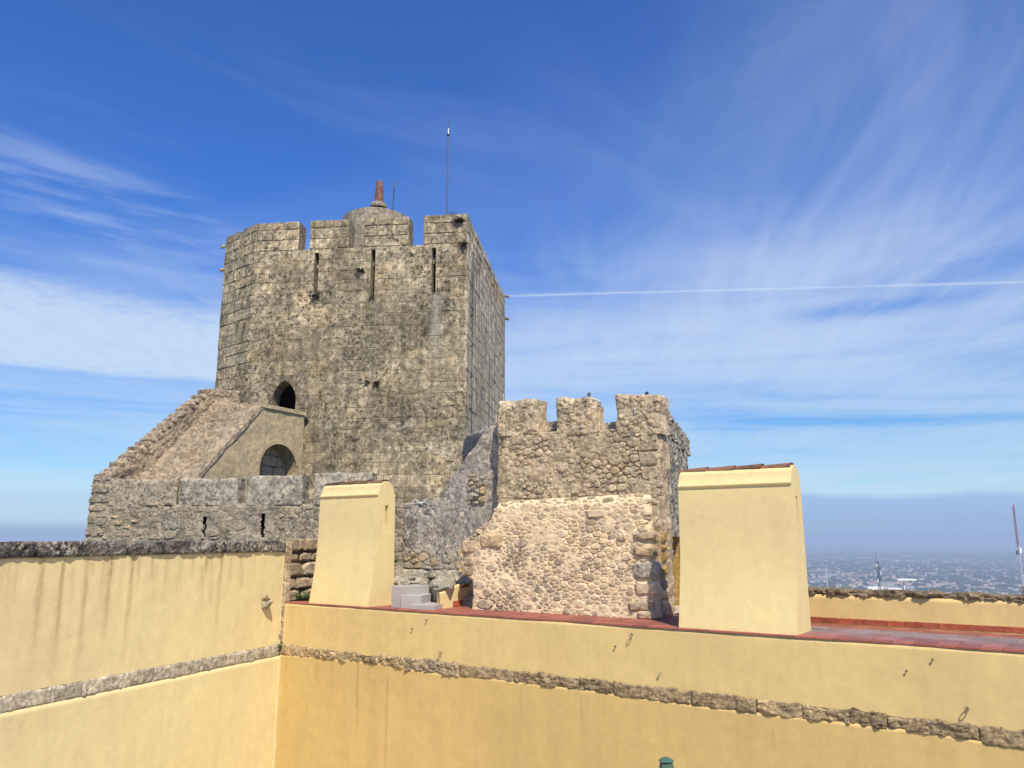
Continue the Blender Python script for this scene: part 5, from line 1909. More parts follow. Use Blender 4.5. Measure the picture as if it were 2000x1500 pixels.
# ------------------------------------------------------------------ low yellow wall, ledge and granite steps
la, lb = on_level(897, 1187, FLOOR), on_level(947, 1181, FLOOR)
KW = Face((la.x, la.y), (lb.x - la.x, lb.y - la.y))
k_end = KW.px(947, 1160)[0]
kz = hgt(KW, 930, 1140)
lwl = thing('low_wall', KW.w(0, FLOOR), 'short low yellow wall with red skirting beside the granite steps', 'wall')
ktop = poly_fn([KW.px(u, v) for u, v in ((840, 1164), (856, 1158), (885, 1149), (889, 1142), (901, 1140), (947, 1139))])
plaster_sheet('plaster', KW, KW.px(857, 1165)[0], k_end + 0.05, FLOOR, kz, M['plaster_chimney'], lwl, res=0.06, seed=19, top=lambda s: ktop(s), thick=0.05)
skirting(KW, KW.px(884, 1185)[0], k_end + 0.02, FLOOR + 0.026, FLOOR + 0.175, lwl, size=0.26)
# ledge of weathered rock between wall and steps
lg = thing('rock_ledge', (-2.5, 20, FLOOR), 'weathered pale rock ledge with tufts of moss above the granite steps', 'rock')
gN = 70
e0 = Vector(on_level(760, 1140, -1.12)[:2])
P_front = [Vector(on_level(u, v, z_)[:2]) for u, v, z_ in ((740, 1141, -1.14), (792, 1141, -1.14), (836, 1142, -1.14), (848, 1146, -1.13), (884, 1146, -1.12), (892, 1139, -1.09), (948, 1137, -1.06))]
P_back = [Vector(GF.w(GF.px(u, 1100)[0], 0, 0.05)[:2]) for u in (740, 792, 836, 846, 884, 892, 948)]
vs, fs = [], []
cN = 22
for i in range(gN + 1):
    t_ = i / gN * 6
    a = min(int(t_), 5)
    f_ = P_front[a].lerp(P_front[a + 1], t_ - a)
    b_ = P_back[a].lerp(P_back[a + 1], t_ - a)
    for j in range(cN + 4):
        if j < 4:       # ragged hanging front
            q = f_
            nzv = 0.05 * float(fbm(f_.x * 4, j * 1.3, 33, 4))
            z_ = -1.10 - (3 - j) * (0.05 + 0.035 * float(vnoise(f_.x * 3.5, 1.5, 8)))
            q = q + Vector((nzv, -0.02 + nzv))
            if j == 0:
                q = q + (b_ - f_).normalized() * (0.14 if t_ < 2.9 else 0.5)
                z_ = FLOOR
        else:
            w_ = (j - 4) / (cN - 1)
            q = f_.lerp(b_, w_)
            z_ = -1.10 + 0.20 * w_ + 0.045 * float(fbm(q.x * 4, q.y * 4, 34, 5)) + (0.10 if w_ > 0.72 else 0) * min(1, (w_ - .72) * 12)
        vs.append((q.x, q.y, z_))
for i in range(gN):
    for j in range(cN + 3):
        a = i * (cN + 4) + j
        fs.append((a, a + cN + 4, a + cN + 5, a + 1))
mesh_obj('rock', vs, fs, M['ledge'], lg, cid=0.3)
# steps: frame along the wall direction
sg = thing('granite_steps', RW.w(3.7, FLOOR, -0.5), 'three speckled grey granite steps up to the rock ledge', 'steps')
Ad, Bd = RW.d, LW.d


def slab(name, corner, la_, lb_, z0, z1, mat, parent, bev=0.012):
    """box whose right-front corner is given: la_ to the left, lb_ away"""
    c0 = Vector(corner[:2])
    ps = [c0, c0 + Bd * lb_, c0 + Bd * lb_ - Ad * la_, c0 - Ad * la_]
    ce = sum(ps, Vector((0, 0))) / 4
    vs = [(p.x, p.y, z0) for p in ps] + [(p.x, p.y, z1 - bev) for p in ps] + [((p + (ce - p).normalized() * bev).x, (p + (ce - p).normalized() * bev).y, z1) for p in ps]
    fs = [(0, 1, 5, 4), (1, 2, 6, 5), (2, 3, 7, 6), (3, 0, 4, 7), (4, 5, 9, 8), (5, 6, 10, 9), (6, 7, 11, 10), (7, 4, 8, 11), (8, 9, 10, 11), (3, 2, 1, 0)]
    return mesh_obj(name, vs, fs, mat, parent)


def step_box(name, FR, BR, FL, z0, z1, mat, parent, bev=0.012):
    """step from its top corners: front right, back right, front left"""
    FR, BR, FL = Vector(FR[:2]), Vector(BR[:2]), Vector(FL[:2])
    ps = [FL, FR, BR, FL + BR - FR]
    ce = sum(ps, Vector((0, 0))) / 4
    inn = [p + (ce - p).normalized() * bev for p in ps]
    vs = [(p.x, p.y, z0) for p in ps] + [(p.x, p.y, z1 - bev) for p in ps] + [(p.x, p.y, z1) for p in inn]
    fs = [(0, 1, 5, 4), (1, 2, 6, 5), (2, 3, 7, 6), (3, 0, 4, 7), (4, 5, 9, 8), (5, 6, 10, 9), (6, 7, 11, 10), (7, 4, 8, 11), (8, 9, 10, 11), (3, 2, 1, 0)]
    return mesh_obj(name, vs, fs, mat, parent)


z2 = RW.shifted(-0.45).px(823, 1163)[1]
FR2, BR2, FL2 = on_level(823, 1163, z2), on_level(855, 1157, z2), on_level(783, 1162, z2)
q3 = on_level(792, 1162, z2)
z3 = ray(792, 1145).z / ray(792, 1145).y * q3.y
z1 = z2 - 0.19
step_box('step', on_level(848, 1182, z1), on_level(883, 1175.5, z1), on_level(800, 1180, z1), FLOOR + 0.03, z1, M['granite'], sg)
step_box('step', FR2, BR2, FL2, FLOOR + 0.03, z2, M['granite'], sg)
step_box('step', on_level(792, 1145, z3), on_level(838, 1142, z3), on_level(765, 1144, z3), FLOOR + 0.03, z3, M['granite'], sg)
sb = on_level(781, 1183, FLOOR + 0.02)
slab('plaster_stub', sb, 0.5, 0.5, FLOOR, -1.52, M['plaster_chimney'], sg, bev=0.02)

# rough block wall that continues the left wall behind the terrace corner
bw = thing('block_wall', LW.w(S_CORNER + 1, FLOOR), 'wall end of big honey-coloured weathered blocks left of the small chimney', 'wall')
solid_cells('wall_core', LW, [S_CORNER - 0.05, S_CORNER + 4.2], [FLOOR - 0.3, -0.12], lambda s, z: True, 0.55, M['curtain'], bw, front=-0.12)
rb = random.Random(21)
rowz = [FLOOR - 0.02, -1.33, -1.02, -0.62, -0.36, 0.02]
for j in range(5):
    s_ = S_CORNER + 0.02
    kk = 0
    while s_ < S_CORNER + 4:
        L = (0.62, 0.5)[j % 2] * rb.uniform(0.85, 1.2) if kk else (0.72, 0.52, 0.78, 0.6, 0.75)[j]
        g = block_geo(LW, s_, s_ + L, rowz[j], rowz[j + 1], (0.04 if kk else 0.03) + rb.uniform(-.04, .04), rb, back=0.2, gap=0.012, bev=0.045, rag=0.04)
        if g:
            mesh_obj('stone', g[0], g[1], M['block'] if (kk == 0 or rb.random() < 0.4) else M['rubble'], bw, cid=rb.random())
        s_ += L
        kk += 1

# ------------------------------------------------------------------ the two chimneys
def chimney(u_base, v_base, u_left, label, pk_uv, slot_uv):
    s1 = RW.shifted(-0.06).px(u_base, v_base)[0]
    s0 = RW.shifted(-0.33).px(*u_left)[0]
    GE = Face(RW.w(s1, 0)[:2], -RW.n)
    zp = GE.px(*pk_uv)[1]
    H = zp - FLOOR
    z_ = lambda q: FLOOR + 0.03 + (H - 0.03) * q
    # (distance in from the wall face, share of the height)
    prof = [(0.055, 0.0), (0.085, 0.05), (0.125, 0.12), (0.168, 0.20), (0.205, 0.28), (0.235, 0.36), (0.258, 0.45), (0.27, 0.55), (0.272, 0.65),
            (0.272, 0.74), (0.280, 0.81), (0.294, 0.868), (0.262, 0.877), (0.258, 0.884), (0.276, 0.892), (0.325, 0.912), (0.352, 0.935), (0.372, 0.958),
            (0.42, 0.972), (0.50, 0.988), (0.555, 0.996), (0.59, 0.996)]
    back = [(1.18 - a, b) for a, b in prof[::-1][1:] if b > 0.60]
    back += [(0.915, 0.5), (0.925, 0.3), (0.94, 0.12), (0.95, 0.0)]
    full = prof + back
    c = thing('yellow_chimney', RW.w((s0 + s1) / 2, FLOOR, -0.6), label, 'chimney', 'yellow chimneys on the terrace')
    n_ = len(full)
    vs, fs = [], []
    # slot in the end facing right: cut as a rectangle in a fan of the gable
    sa, sb_ = GE.px(*slot_uv[0]), GE.px(*slot_uv[1])
    h0, h1 = min(sb_[1], sa[1]), max(sb_[1], sa[1])
    w0, w1 = slot_uv[2]
    nseg = 26
    for k_ in range(nseg + 1):
        s_ = s0 + (s1 - s0) * k_ / nseg
        for a, b in full:
            q = 0.004 * float(vnoise(s_ * 1.5, b * 4, 3))
            vs.append(RW.w(s_, z_(b), -a + q))
    for k_ in range(nseg):
        for i in range(n_ - 1):
            a = k_ * n_ + i
            fs.append((a, a + n_, a + n_ + 1, a + 1))
    fs.append(tuple(range(n_ - 1, -1, -1)))
    # right gable with the slot
    base = nseg * n_
    R_ = len(vs)
    for a, z0_ in ((w0, h0), (w1, h0), (w1, h1), (w0, h1)):
        vs.append(RW.w(s1, z0_, -a))
    for a, z0_ in ((w0, h0), (w1, h0), (w1, h1), (w0, h1)):
        vs.append(RW.w(s1 - 0.16, z0_, -a))
    zl = [z_(b) for a, b in full]
    top_i = len(prof) - 1
    li0 = min(range(top_i), key=lambda i: abs(zl[i] - h0))
    li1 = min(range(top_i), key=lambda i: abs(zl[i] - h1))
    ri0 = min(range(top_i, n_), key=lambda i: abs(zl[i] - h0))
    ri1 = min(range(top_i, n_), key=lambda i: abs(zl[i] - h1))
    if li0 == li1:
        li0 -= 1
    if ri0 == ri1:
        ri0 += 1
    B = lambda i: base + i
    fs.append(tuple([B(i) for i in range(0, li0 + 1)] + [R_, R_ + 1] + [B(i) for i in range(ri0, n_)]))
    fs.append(tuple([B(i) for i in range(li0, li1 + 1)] + [R_ + 3, R_]))
    fs.append(tuple([B(i) for i in range(li1, ri1 + 1)] + [R_ + 2, R_ + 3]))
    fs.append(tuple([B(i) for i in range(ri1, ri0 + 1)] + [R_ + 1, R_ + 2]))
    fs += [(R_, R_ + 4, R_ + 5, R_ + 1), (R_ + 1, R_ + 5, R_ + 6, R_ + 2), (R_ + 2, R_ + 6, R_ + 7, R_ + 3), (R_ + 3, R_ + 7, R_ + 4, R_), (R_ + 4, R_ + 7, R_ + 6, R_ + 5)]
    o_ = mesh_obj('chimney_body', vs, fs, M['plaster_chimney'], c, cid=0.4, attrs={'stain': [0.0] * len(vs)})
    smooth_by_angle(o_, 28)
    # curved ridge tiles, each lapping over the next
    nt = 4
    tl = (s1 - s0 - 0.02) / nt
    for i in range(nt):
        a = s0 - 0.02 + i * tl
        vs, fs = [], []
        m_ = 9
        rr_ = (0.135, 0.115)
        lift = rb.uniform(-0.008, 0.008)
        for e, (x, r_) in enumerate(((a - 0.05, rr_[1]), (a + tl, rr_[0]))):
            for th_ in (0.0, 0.022):
                for q in range(m_):
                    an_ = math.pi * q / (m_ - 1)
                    vs.append(RW.w(x, zp - 0.055 + lift + (0.012 if e else -0.004) + (r_ - th_) * 0.62 * math.sin(an_), -0.59 + (r_ - th_) * 1.15 * math.cos(an_)))
        for q in range(m_ - 1):
            fs += [(q, 2 * m_ + q, 2 * m_ + q + 1, q + 1), (m_ + q, m_ + q + 1, 3 * m_ + q + 1, 3 * m_ + q),
                   (q, q + 1, m_ + q + 1, m_ + q), (2 * m_ + q, 3 * m_ + q, 3 * m_ + q + 1, 2 * m_ + q + 1)]
        fs += [(0, m_, 3 * m_, 2 * m_), (m_ - 1, 3 * m_ - 1, 4 * m_ - 1, 2 * m_ - 1)]
        o_ = mesh_obj('ridge_tile', vs, fs, M['roof_tile'], c, cid=rb.random())
        smooth_by_angle(o_, 40)
    return s0, s1, zp, c


ch1 = chimney(719, 1178, (627, 1000), 'smaller, farther yellow chimney with curved flanks standing left on the terrace edge', (760, 939), ((757, 987), (757, 1026), (0.55, 0.66)))
ch2 = chimney(1557.5, 1236, (1328, 1000), 'bigger, nearer yellow chimney with curved flanks in front of the distant plain', (1549, 906), ((1555, 969), (1558, 1025), (0.53, 0.63)))

# ------------------------------------------------------------------ fittings on the walls
def peg(u, v, lab, big=False):
    s_, z_ = RW.px(u, v)
    o_ = Vector(RW.w(s_, z_, 0.0))
    nn_ = Vector((RW.n.x, RW.n.y, 0))
    t_ = thing('wall_peg', tuple(o_), lab, 'wall peg', 'metal pegs in the yellow wall')
    r = 0.014 if big else 0.011
    MB().tube(o_ - nn_ * 0.02, o_ + nn_ * 0.036, r, r, 10).build('shank', M['metal'], t_)
    MB().tube(o_ + nn_ * 0.036, o_ + nn_ * 0.046, r * 1.75, r * 1.5, 12).build('head', M['bright_metal'] if big else M['metal'], t_)


def ring(u, v, lab, face=RW, R_=0.034, tilt=0.0):
    s_, z_ = face.px(u, v)
    o_ = Vector(face.w(s_, z_, 0.0))
    nn_ = Vector((face.n.x, face.n.y, 0))
    dd_ = Vector((face.d.x, face.d.y, 0))
    t_ = thing('iron_ring', tuple(o_), lab, 'ring', 'iron rings in the yellow wall')
    MB().tube(o_ - nn_ * 0.02, o_ + nn_ * 0.035, 0.010, 0.010, 10).build('eye_bolt', M['metal'], t_)
    ax = (dd_ * math.cos(tilt) + Vector((0, 0, 1)) * 0.15 + nn_ * math.sin(tilt)).normalized()
    ctr = o_ + nn_ * (0.035 + R_ * 0.8)
    MB().torus(ctr, ax, R_, 0.009, 24, 8).build('ring_loop', M['metal'], t_, smooth=True)


peg(834, 1211, 'small peg high in the yellow wall, upper one of the pair below the granite steps')
peg(806, 1228, 'small peg in the yellow wall, lower one of the pair below the granite steps')
peg(1203, 1262, 'small peg just below and left of the middle iron ring')
peg(1289, 1316, 'dark peg just above the rough string course, below the large chimney', True)
peg(1771, 1310, 'peg at the right of the yellow wall, lower left one of the two')
peg(1822, 1288, 'peg at the right of the yellow wall, upper right one of the two')
ring(1235, 1240, 'iron ring near the top edge of the yellow wall, left of the large chimney', tilt=0.5)
ring(1889, 1384, 'iron ring at the far right of the yellow wall above the string course', tilt=0.6)
ring(862, 1275, 'small iron ring touching the top of the string course below the small chimney', R_=0.03, tilt=0.5)
ring(549, 1241, 'iron ring in the corner where the two yellow walls meet', R_=0.035, tilt=1.2)
# stone bracket on the left wall, dry plant in it
s_, z_ = LW.px(517, 1180)
br = thing('stone_bracket', LW.w(s_, z_), 'small grey stone corbel jutting from the left yellow wall', 'stone corbel')
vs, fs = [], []
rg = random.Random(4)
for j, (w_, dep_, zz_) in enumerate(((0.03, 0.04, -0.16), (0.10, 0.12, -0.08), (0.135, 0.20, 0.0), (0.14, 0.24, 0.05), (0.12, 0.2, 0.075))):
    for i in range(8):
        a = math.pi * i / 7
        vs.append(LW.w(s_ - math.cos(a) * w_ * rg.uniform(.9, 1.12), z_ + zz_ + rg.uniform(-.012, .012), 0.0 + math.sin(a) * dep_ * rg.uniform(.9, 1.1)))
for j in range(4):
    for i in range(7):
        a = j * 8 + i
        fs.append((a, a + 1, a + 9, a + 8))
fs += [tuple(range(7, -1, -1)), tuple(range(32, 40))]
mesh_obj('corbel', vs, fs, M['band_left'], br, cid=0.3)
tuft('dry_plant', LW.w(s_ - 0.03, z_ + 0.07, 0.09), 0.17, 20, M['dry'], 3, 'dried brown weed growing on the stone corbel of the left wall', up=1.2)
# hole in the terrace edge
s_, z_ = UF.px(1232, 1203)

# plants
tuft('weed', LW.w(S_CORNER + 0.55, FLOOR + 0.03, 0.25), 0.30, 90, M['leaf'], 5, 'green weed at the foot of the honey-coloured blocks, left of the small chimney', nrm=(.6, -.6), round_=True)
p = on_level(975, 1189, FLOOR)
tuft('weed', tuple(p), 0.17, 70, M['leaf'], 6, 'round green weed at the foot of the pale rubble wall', round_=True)
tuft('weed', UF.w(UF.px(947, 1126)[0] - 0.05, hgt(UF, 947, 1130), 0.35), 0.16, 50, M['leaf'], 7, 'green weed on the rock ledge in the notch of the turret foot', round_=True)
tuft('weed', GF.w(GF.px(777, 1095)[0], hgt(GF, 777, 1098), 0.1), 0.15, 50, M['leaf'], 8, 'green weed on the grey wall at the right edge of the small chimney', round_=True)
tuft('weed', GF.w(GF.px(930, 970)[0], hgt(GF, 930, 972), 0.05), 0.12, 40, M['leaf'], 9, 'dark green weed in the broken patch of the grey wall', round_=True)
tuft('weed', RW.w(-0.06, hgt(RW, 546, 1264), 0.04), 0.12, 40, M['leaf'], 10, 'dark green weed in the corner of the two yellow walls', round_=True)
for (u, v, z_, r_, lab, sd_) in ((806, 1133, -1.02, .12, 'flat mossy weed on the rock ledge, left of two behind the top granite step', 40),
                              (843, 1131, -1.0, .15, 'flat mossy weed on the rock ledge, right of two behind the top granite step', 41),
                              (868, 1152, -1.12, .08, 'tiny yellowish weed hanging on the front of the rock ledge', 42)):
    p = on_level(u, v, z_)
    tuft('weed', tuple(p), r_, 46, M['dry_dark'] if sd_ < 42 else M['leaf'], sd_, lab, up=0.35, round_=True)
fl_ = GF.px(905, 1112)
f_o = thing('yellow_flower', GF.w(fl_[0], fl_[1], 0.1), 'tiny yellow flower at the foot of the grey wall', 'flower')
mb = MB()
c0 = Vector(GF.w(fl_[0], fl_[1], 0.12))
for i in range(7):
    a = i * 2 * math.pi / 7
    e = Vector((math.cos(a), -0.2, math.sin(a)))
    e2 = Vector((math.cos(a + .5), -0.2, math.sin(a + .5)))
    mb.add([c0, c0 + e * 0.035, c0 + e2 * 0.035], [(0, 1, 2)])
mb.build('petals', M['yellow_flower'], f_o)
MB().tube(c0, c0 + Vector((0, 0.03, -0.1)), 0.004, 0.004, 4).build('stem', M['leaf'], f_o)
for (u, v, r_, n_, lab, sd_) in ((705, 530, .30, 46, 'dark dry bush rooted in the tower face between the left and middle slits', 11), (617, 580, .30, 40, 'dry tuft under the left arrow slit', 12),
                                 (727, 582, .20, 30, 'dry tuft under the middle arrow slit', 13), (805, 498, .14, 26, 'dry tuft just right of the third merlon', 14),
                                 (735, 750, .24, 34, 'flat dry tuft in a joint low on the tower face', 15), (718, 747, .2, 24, 'small dry tuft left of another in the same low tower joint', 19),
                                 (646, 573, .12, 18, 'small dry tuft right of the left arrow slit', 16), (603, 625, .12, 16, 'tiny dry tuft below and left of the left arrow slit', 17)):
    s_, z_ = TF.px(u, v)
    tuft('dry_tuft', TF.w(s_, z_, 0.03), r_, n_, M['dry_dark'], sd_, lab, up=0.5, droop=0.9, group='dry plants on the tower')
tuft('dry_tuft', TF.w(-0.35, ZT - 0.38, 0.03), 0.34, 60, M['dry_dark'], 31, 'dark bush on the upper right corner of the tower', up=0.5, droop=0.6, group='dry plants on the tower')
tuft('dry_tuft', TF.w(-0.12, ZC - 0.1, 0.03), 0.3, 40, M['dry_dark'], 32, 'dark bush below the right merlon at the tower corner', up=0.4, droop=0.9, group='dry plants on the tower')
tuft('dry_tuft', TF.w(TF.px(882, 415)[0], ZT + 0.02, -0.3), 0.34, 26, M['dry_dark'], 33, 'spindly bare twigs beside the foot of the lightning rod', up=0.7, group='dry plants on the tower', leaf=0.12)
tuft('dry_tuft', FW.w(FW.px(208, 930)[0], hgt(FW, 208, 932), -0.1), 0.28, 20, M['dry_dark'], 34, 'thin twigs at the left foot of the stair parapet', up=1.2, leaf=0.1)

# rust-brown streak down the far edge of the flank is part of the stone; green lamp in the courtyard
r = ray(1301, 1478)
LX, LY = r.x / r.y * 10.2, 10.2
LZ = r.z / r.y * 10.2
lp = thing('courtyard_lamp', (LX, LY, COURT), 'green metal lantern top rising at the bottom edge before the yellow wall', 'lamp')
G_ = M['lamp_green']
mb = MB()
mb.lathe(LX, LY, [(0.095, LZ - 0.045), (0.09, LZ - 0.035), (0.03, LZ - 0.005), (0.012, LZ + 0.0), (0.004, LZ + 0.008)], 8)
mb.build('cap', G_, lp)
mb = MB()
mb.lathe(LX, LY, [(0.20, LZ - 0.26), (0.11, LZ - 0.17), (0.095, LZ - 0.15), (0.075, LZ - 0.06), (0.06, LZ - 0.042)], 8)
mb.build('chimney_vent', G_, lp)
mb = MB()
mb.lathe(LX, LY, [(0.21, LZ - 0.28), (0.215, LZ - 0.26), (0.2, LZ - 0.255)], 8)
mb.build('roof_rim', G_, lp)
glass_m, n, bs = mat_base('lantern_glass')
bs.inputs['Base Color'].default_value = (0.8, 0.82, 0.8, 1)
bs.inputs['Roughness'].default_value = 0.1
bs.inputs['Transmission Weight'].default_value = 0.8
mb = MB()
mb.lathe(LX, LY, [(0.11, LZ - 0.70), (0.185, LZ - 0.285)], 8)
mb.build('glass', glass_m, lp)
for i in range(8):
    a = 2 * math.pi * i / 8
    MB().tube((LX + .115 * math.cos(a), LY + .115 * math.sin(a), LZ - 0.71), (LX + .19 * math.cos(a), LY + .19 * math.sin(a), LZ - 0.28), 0.009, 0.009, 6).build('frame_bar', G_, lp)
mb = MB()
mb.lathe(LX, LY, [(0.03, COURT), (0.14, COURT + 0.01), (0.14, COURT + 0.25), (0.08, COURT + 0.4), (0.05, COURT + 0.9), (0.045, LZ - 1.0), (0.06, LZ - 0.95), (0.04, LZ - 0.85), (0.12, LZ - 0.71)], 12)
smooth_by_angle(mb.build('post', G_, lp), 40)

# ------------------------------------------------------------------ far things
def far(u, dist, z):
    r_ = ray(u, 1051)
    k_ = dist / math.hypot(r_.x, r_.y)
    return Vector((r_.x * k_, r_.y * k_, z))


def z_at(u, v, dist):
    r_ = ray(u, v)
    return r_.z / math.hypot(r_.x, r_.y) * dist


def lattice(name, base, h, w0, w1, cols, label, panels=24, cat='radio mast', r=0.05):
    t_ = thing(name, tuple(base), label, cat, 'radio masts beyond the parapet')
    segs = len(cols)
    for q in range(segs):
        mb_ = MB()
        za, zb_ = h * q / segs, h * (q + 1) / segs
        n_ = max(3, panels // segs)
        for kx in range(n_):
            z0_, z1_ = za + (zb_ - za) * kx / n_, za + (zb_ - za) * (kx + 1) / n_
            wa, wb = w0 + (w1 - w0) * z0_ / h, w0 + (w1 - w0) * z1_ / h
            A0 = [base + Vector((wa * math.cos(a), wa * math.sin(a), z0_)) for a in (0.4, 2.49, 4.58)]
            A1 = [base + Vector((wb * math.cos(a), wb * math.sin(a), z1_)) for a in (0.4, 2.49, 4.58)]
            for i in range(3):
                mb_.tube(A0[i], A1[i], r, r, 4, caps=False)
                mb_.tube(A0[i], A1[(i + 1) % 3], r * 0.7, r * 0.7, 3, caps=False)
                mb_.tube(A1[i], A1[(i + 1) % 3], r * 0.7, r * 0.7, 3, caps=False)
        mb_.build('mast_section', M[cols[q]], t_)
    return t_


D1 = 330
bz_ = -110
b1 = far(1987, D1, bz_)
top1 = z_at(1968, 991, D1)
H1 = top1 - bz_
tm = lattice('radio_mast', b1, H1, 0.42, 0.36, ['mast_grey', 'mast_grey', 'mast_grey', 'mast_grey', 'mast_grey', 'mast_white', 'mast_red', 'mast_white', 'mast_red'] * 1, 'tall red and white guyed lattice mast at the right edge', 180, r=0.075)
MB().tube(b1 + Vector((0, 0, H1)), b1 + Vector((0, 0, H1 + 1.0)), 0.25, 0.18, 8).build('beacon', M['mast_red'], tm)
MB().box(b1.x + 0.5, b1.y, z_at(1980, 1075, D1), 0.35, 0.3, 0.9).build('antenna_panel', M['mast_white'], tm)
MB().box(b1.x - 0.6, b1.y, z_at(1980, 1079, D1), 0.3, 0.3, 0.7).build('antenna_panel', M['mast_grey'], tm)
D2 = 420
b2 = far(1710, D2, -130)
top2 = z_at(1707, 1097, D2)
tm = lattice('radio_mast', b2, top2 + 130, 0.75, 0.55, ['mast_grey', 'mast_grey', 'mast_grey'], 'dark grey lattice mast with a thin spike, crowded with antennas', 70, r=0.10)
MB().tube(b2 + Vector((-.5, 0, top2 + 118)), b2 + Vector((-.7, 0, z_at(1706, 1077, D2) + 130)), 0.16, 0.07, 6).build('spike', M['mast_grey'], tm)
for i in range(7):
    MB().box(b2.x + (0.8 if i % 2 else -0.8), b2.y - 0.5, z_at(1707, 1104 + i * 5, D2), 0.25, 0.2, 0.7).build('antenna_panel', M['mast_grey'] if i % 3 else M['mast_white'], tm)
D3 = 800
b3 = far(1609, D3, -200)
lattice('radio_mast', b3, z_at(1609, 1104, D3) + 200, 0.4, 0.3, ['mast_white'], 'thin faint mast just right of the large chimney', 40, r=0.13)

# buildings standing out below the masts
def shed(u, v, wpx, hpx, dist, label, mat, name='warehouse', cat='building'):
    s_ = dist / FPX
    z1_ = z_at(u, v, dist)
    c_ = far(u, dist, 0)
    t_ = thing(name, (c_.x, c_.y, z1_ - hpx * s_), label, cat)
    an_ = 0.25
    MB().box(c_.x, c_.y, z1_ - hpx * s_ / 2, wpx * s_ / 2, wpx * s_ / 4, hpx * s_ / 2, an_).build('wall', mat, t_)
    MB().box(c_.x, c_.y, z1_ + 0.02 * hpx * s_, wpx * s_ / 2 * 1.01, wpx * s_ / 4 * 1.02, 0.04 * hpx * s_, an_).build('roof', M['white_paint'], t_)
    mb_ = MB()
    for i in range(5):
        x = (i - 2) * wpx * s_ / 6
        mb_ = MB()
        mb_.box(c_.x + x * math.cos(an_) + wpx * s_ / 4 * math.sin(an_), c_.y + x * math.sin(an_) - wpx * s_ / 4 * math.cos(an_), z1_ - hpx * s_ * 0.5, wpx * s_ / 30, 0.08, hpx * s_ * 0.16, an_)
        mb_.build('window', M['mast_grey'], t_)
    return t_


shed(1696, 1147, 32, 14, 900, 'white flat-roofed building just behind the parapet, left of the T-shaped canopy', M['white_paint'])
shed(1734, 1149, 28, 12, 905, 'cream flat-roofed building just behind the parapet under the T-shaped canopy', M['white_paint'])
c_ = far(1760, 980, 0)
zt = z_at(1760, 1132, 980)
cn = thing('canopy', (c_.x, c_.y, zt - 22), 'flat white T-shaped canopy on a single pale post beyond the parapet', 'canopy')
MB().box(c_.x, c_.y, zt, 10.0, 5, 0.7).build('canopy_roof', M['white_paint'], cn)
MB().tube((c_.x - 1.5, c_.y, zt - 22), (c_.x - 1.5, c_.y, zt - 0.6), 0.9, 0.9, 8).build('post', M['white_paint'], cn)

# houses: four shared shapes, each copy a thing of its own
rh = random.Random(8)


def house_mesh(i, L, w_, h, pitched):
    mb_ = MB()
    mb_.box(0, 0, h / 2, L / 2, w_ / 2, h / 2)
    nf = len(mb_.f)
    if pitched:
        b0 = [(-L / 2 * 1.05, -w_ / 2 * 1.1, h), (L / 2 * 1.05, -w_ / 2 * 1.1, h), (L / 2 * 1.05, w_ / 2 * 1.1, h), (-L / 2 * 1.05, w_ / 2 * 1.1, h), (-L / 2, 0, h + w_ * 0.28), (L / 2, 0, h + w_ * 0.28)]
        mb_.add(b0, [(0, 1, 5, 4), (2, 3, 4, 5), (1, 2, 5), (3, 0, 4)])
    else:
        mb_.box(0, 0, h + 0.3, L / 2 * 1.02, w_ / 2 * 1.02, 0.3)
    me = bpy.data.meshes.new('house_shape_' + 'abcdefgh'[i])
    me.from_pydata(mb_.v, [], mb_.f)
    me.materials.append(M['wall_far'])
    me.materials.append(M['roof_far'] if pitched else M['wall_far'])
    a_ = me.attributes.new('cid', 'FLOAT', 'POINT')
    a_.data.foreach_set('value', np.full(len(me.vertices), rh.random(), dtype=np.float32))
    for pi, pl_ in enumerate(me.polygons):
        pl_.material_index = 1 if pi >= nf else 0
    return me, mb_, nf


shapes = [house_mesh(0, 16, 10, 6, True), house_mesh(1, 26, 12, 8, True), house_mesh(2, 60, 22, 8, False), house_mesh(3, 22, 14, 9, True), house_mesh(4, 100, 30, 9, False)]
spots = []
hub = [(rh.uniform(13, 40), rh.uniform(3300, 11500), rh.uniform(150, 600)) for _ in range(60)]
hub += [(rh.uniform(20, 33.5), rh.uniform(3300, 6500), rh.uniform(120, 380)) for _ in range(26)]
while len(spots) < 1250:
    a_, dd_, sp_ = hub[int(rh.random() * len(hub))]
    if rh.random() < 0.30:
        a_, dd_ = rh.uniform(13, 40), 3250 + 10500 * rh.random() ** 1.4
        x, y = dd_ * math.sin(RAD(a_)), dd_ * math.cos(RAD(a_))
    else:
        x = dd_ * math.sin(RAD(a_)) + rh.gauss(0, sp_)
        y = dd_ * math.cos(RAD(a_)) + rh.gauss(0, sp_ * 0.7)
    if math.hypot(x, y) < 2900:
        continue
    spots.append((math.hypot(x, y), x, y))
spots.sort()
stuff = {0: [[], []], 1: [[], []]}
sv, sf = [], []
for i, (dd_, x, y) in enumerate(spots):
    kx = rh.choices([0, 1, 2, 3, 4], [12, 6, 1.2, 4, 0.3])[0]
    rot = rh.uniform(0, math.pi)
    if 17 < math.degrees(math.atan2(x, y)) < 36 and len(sv) < 290:
        o_ = bpy.data.objects.new('house', shapes[kx][0])
        COL.objects.link(o_)
        o_.location = (x, y, -236)
        o_.rotation_euler = (0, 0, rot)
        tag(o_, 'tiny pale house among many on the hazy plain beyond the parapet' if kx not in (2, 4) else 'long pale flat-roofed shed among the houses of the hazy plain',
            'house' if kx not in (2, 4) else 'shed', 'houses scattered over the far plain' if kx not in (2, 4) else 'long sheds on the far plain')
        sv.append(o_)
    else:
        sf.append((x, y, rot, kx))
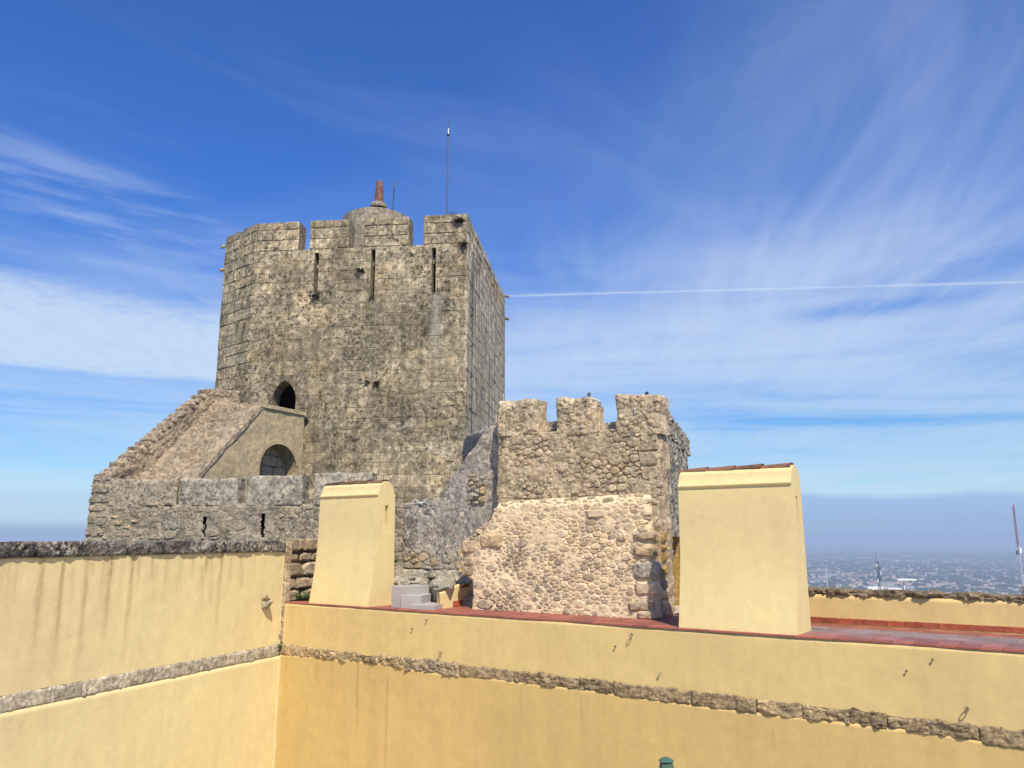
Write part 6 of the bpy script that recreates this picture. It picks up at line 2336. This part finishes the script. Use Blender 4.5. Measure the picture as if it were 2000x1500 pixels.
for part, nm, mt in ((0, 'far_house_walls', 'wall_far'), (1, 'far_house_roofs', 'roof_far')):
    mb_ = MB()
    for (x, y, rot, kx) in sf:
        me, sh, nf = shapes[kx]
        ca, sa = math.cos(rot), math.sin(rot)
        V_ = [(x + p_[0] * ca - p_[1] * sa, y + p_[0] * sa + p_[1] * ca, p_[2] - 236) for p_ in sh.v]
        fsel = sh.f[:nf] if part == 0 else sh.f[nf:]
        use = sorted(set(i_ for f_ in fsel for i_ in f_))
        mp_ = {o1: n1 for n1, o1 in enumerate(use)}
        mb_.add([V_[i_] for i_ in use], [tuple(mp_[i_] for i_ in f_) for f_ in fsel], rh.random())
    o_ = mb_.build(nm, M[mt])
    o_['kind'] = 'stuff'
    o_['label'] = 'countless pale houses far across the plain' if part == 0 else 'roofs of the countless houses far across the plain'
    o_['category'] = 'houses'
# woods and hedges
mb_ = MB()
for i in range(5200):
    a_ = RAD(rh.uniform(11, 42))
    dd_ = 3000 + 11500 * rh.random() ** 1.3
    x, y = dd_ * math.sin(a_), dd_ * math.cos(a_)
    if float(vnoise(x / 900, y / 1400, 4)) < -0.15 and rh.random() < 0.75:
        continue
    rx, ry, hz_ = rh.uniform(9, 50), rh.uniform(8, 26), rh.uniform(6, 13)
    rot = rh.uniform(-0.5, 0.5)
    V_ = []
    for ring_, (rr_, zz_) in enumerate(((1.0, 0.0), (0.9, 0.6), (0.45, 1.0))):
        for j in range(7):
            an_ = 2 * math.pi * j / 7
            q = rr_ * rh.uniform(0.75, 1.2)
            px_, py_ = rx * q * math.cos(an_), ry * q * math.sin(an_)
            V_.append((x + px_ * math.cos(rot) - py_ * math.sin(rot), y + px_ * math.sin(rot) + py_ * math.cos(rot), -236 + hz_ * zz_ * rh.uniform(.8, 1.15)))
    F_ = [(r_ * 7 + j, r_ * 7 + (j + 1) % 7, (r_ + 1) * 7 + (j + 1) % 7, (r_ + 1) * 7 + j) for r_ in range(2) for j in range(7)] + [tuple(range(14, 21))]
    mb_.add(V_, F_, rh.random())
o_ = mb_.build('far_woods', M['tree_far'])
o_['kind'] = 'stuff'
o_['label'] = 'dark woods and hedges scattered over the far plain'
o_['category'] = 'trees'

# ------------------------------------------------------------------ air
hm = bpy.data.materials.new('haze_air')
hm.use_nodes = True
hn = hm.node_tree
hn.nodes.clear()
ho = hn.nodes.new('ShaderNodeOutputMaterial')
hv = hn.nodes.new('ShaderNodeVolumePrincipled')
hv.inputs['Color'].default_value = (0.64, 0.79, 1.0, 1)
hv.inputs['Density'].default_value = 0.00013
hv.inputs['Anisotropy'].default_value = 0.0
hn.links.new(hv.outputs[0], ho.inputs['Volume'])
mb = MB()
ztop = 22.0
mb.box(0, 0, (ztop - 242) / 2, 120000, 120000, (ztop + 242) / 2)
hz = mb.build('haze', hm)
hz.data.materials.clear()
hz.data.materials.append(hm)
hz['kind'] = 'stuff'
hz['label'] = 'pale blue haze over the distant plain'
hz['category'] = 'haze'
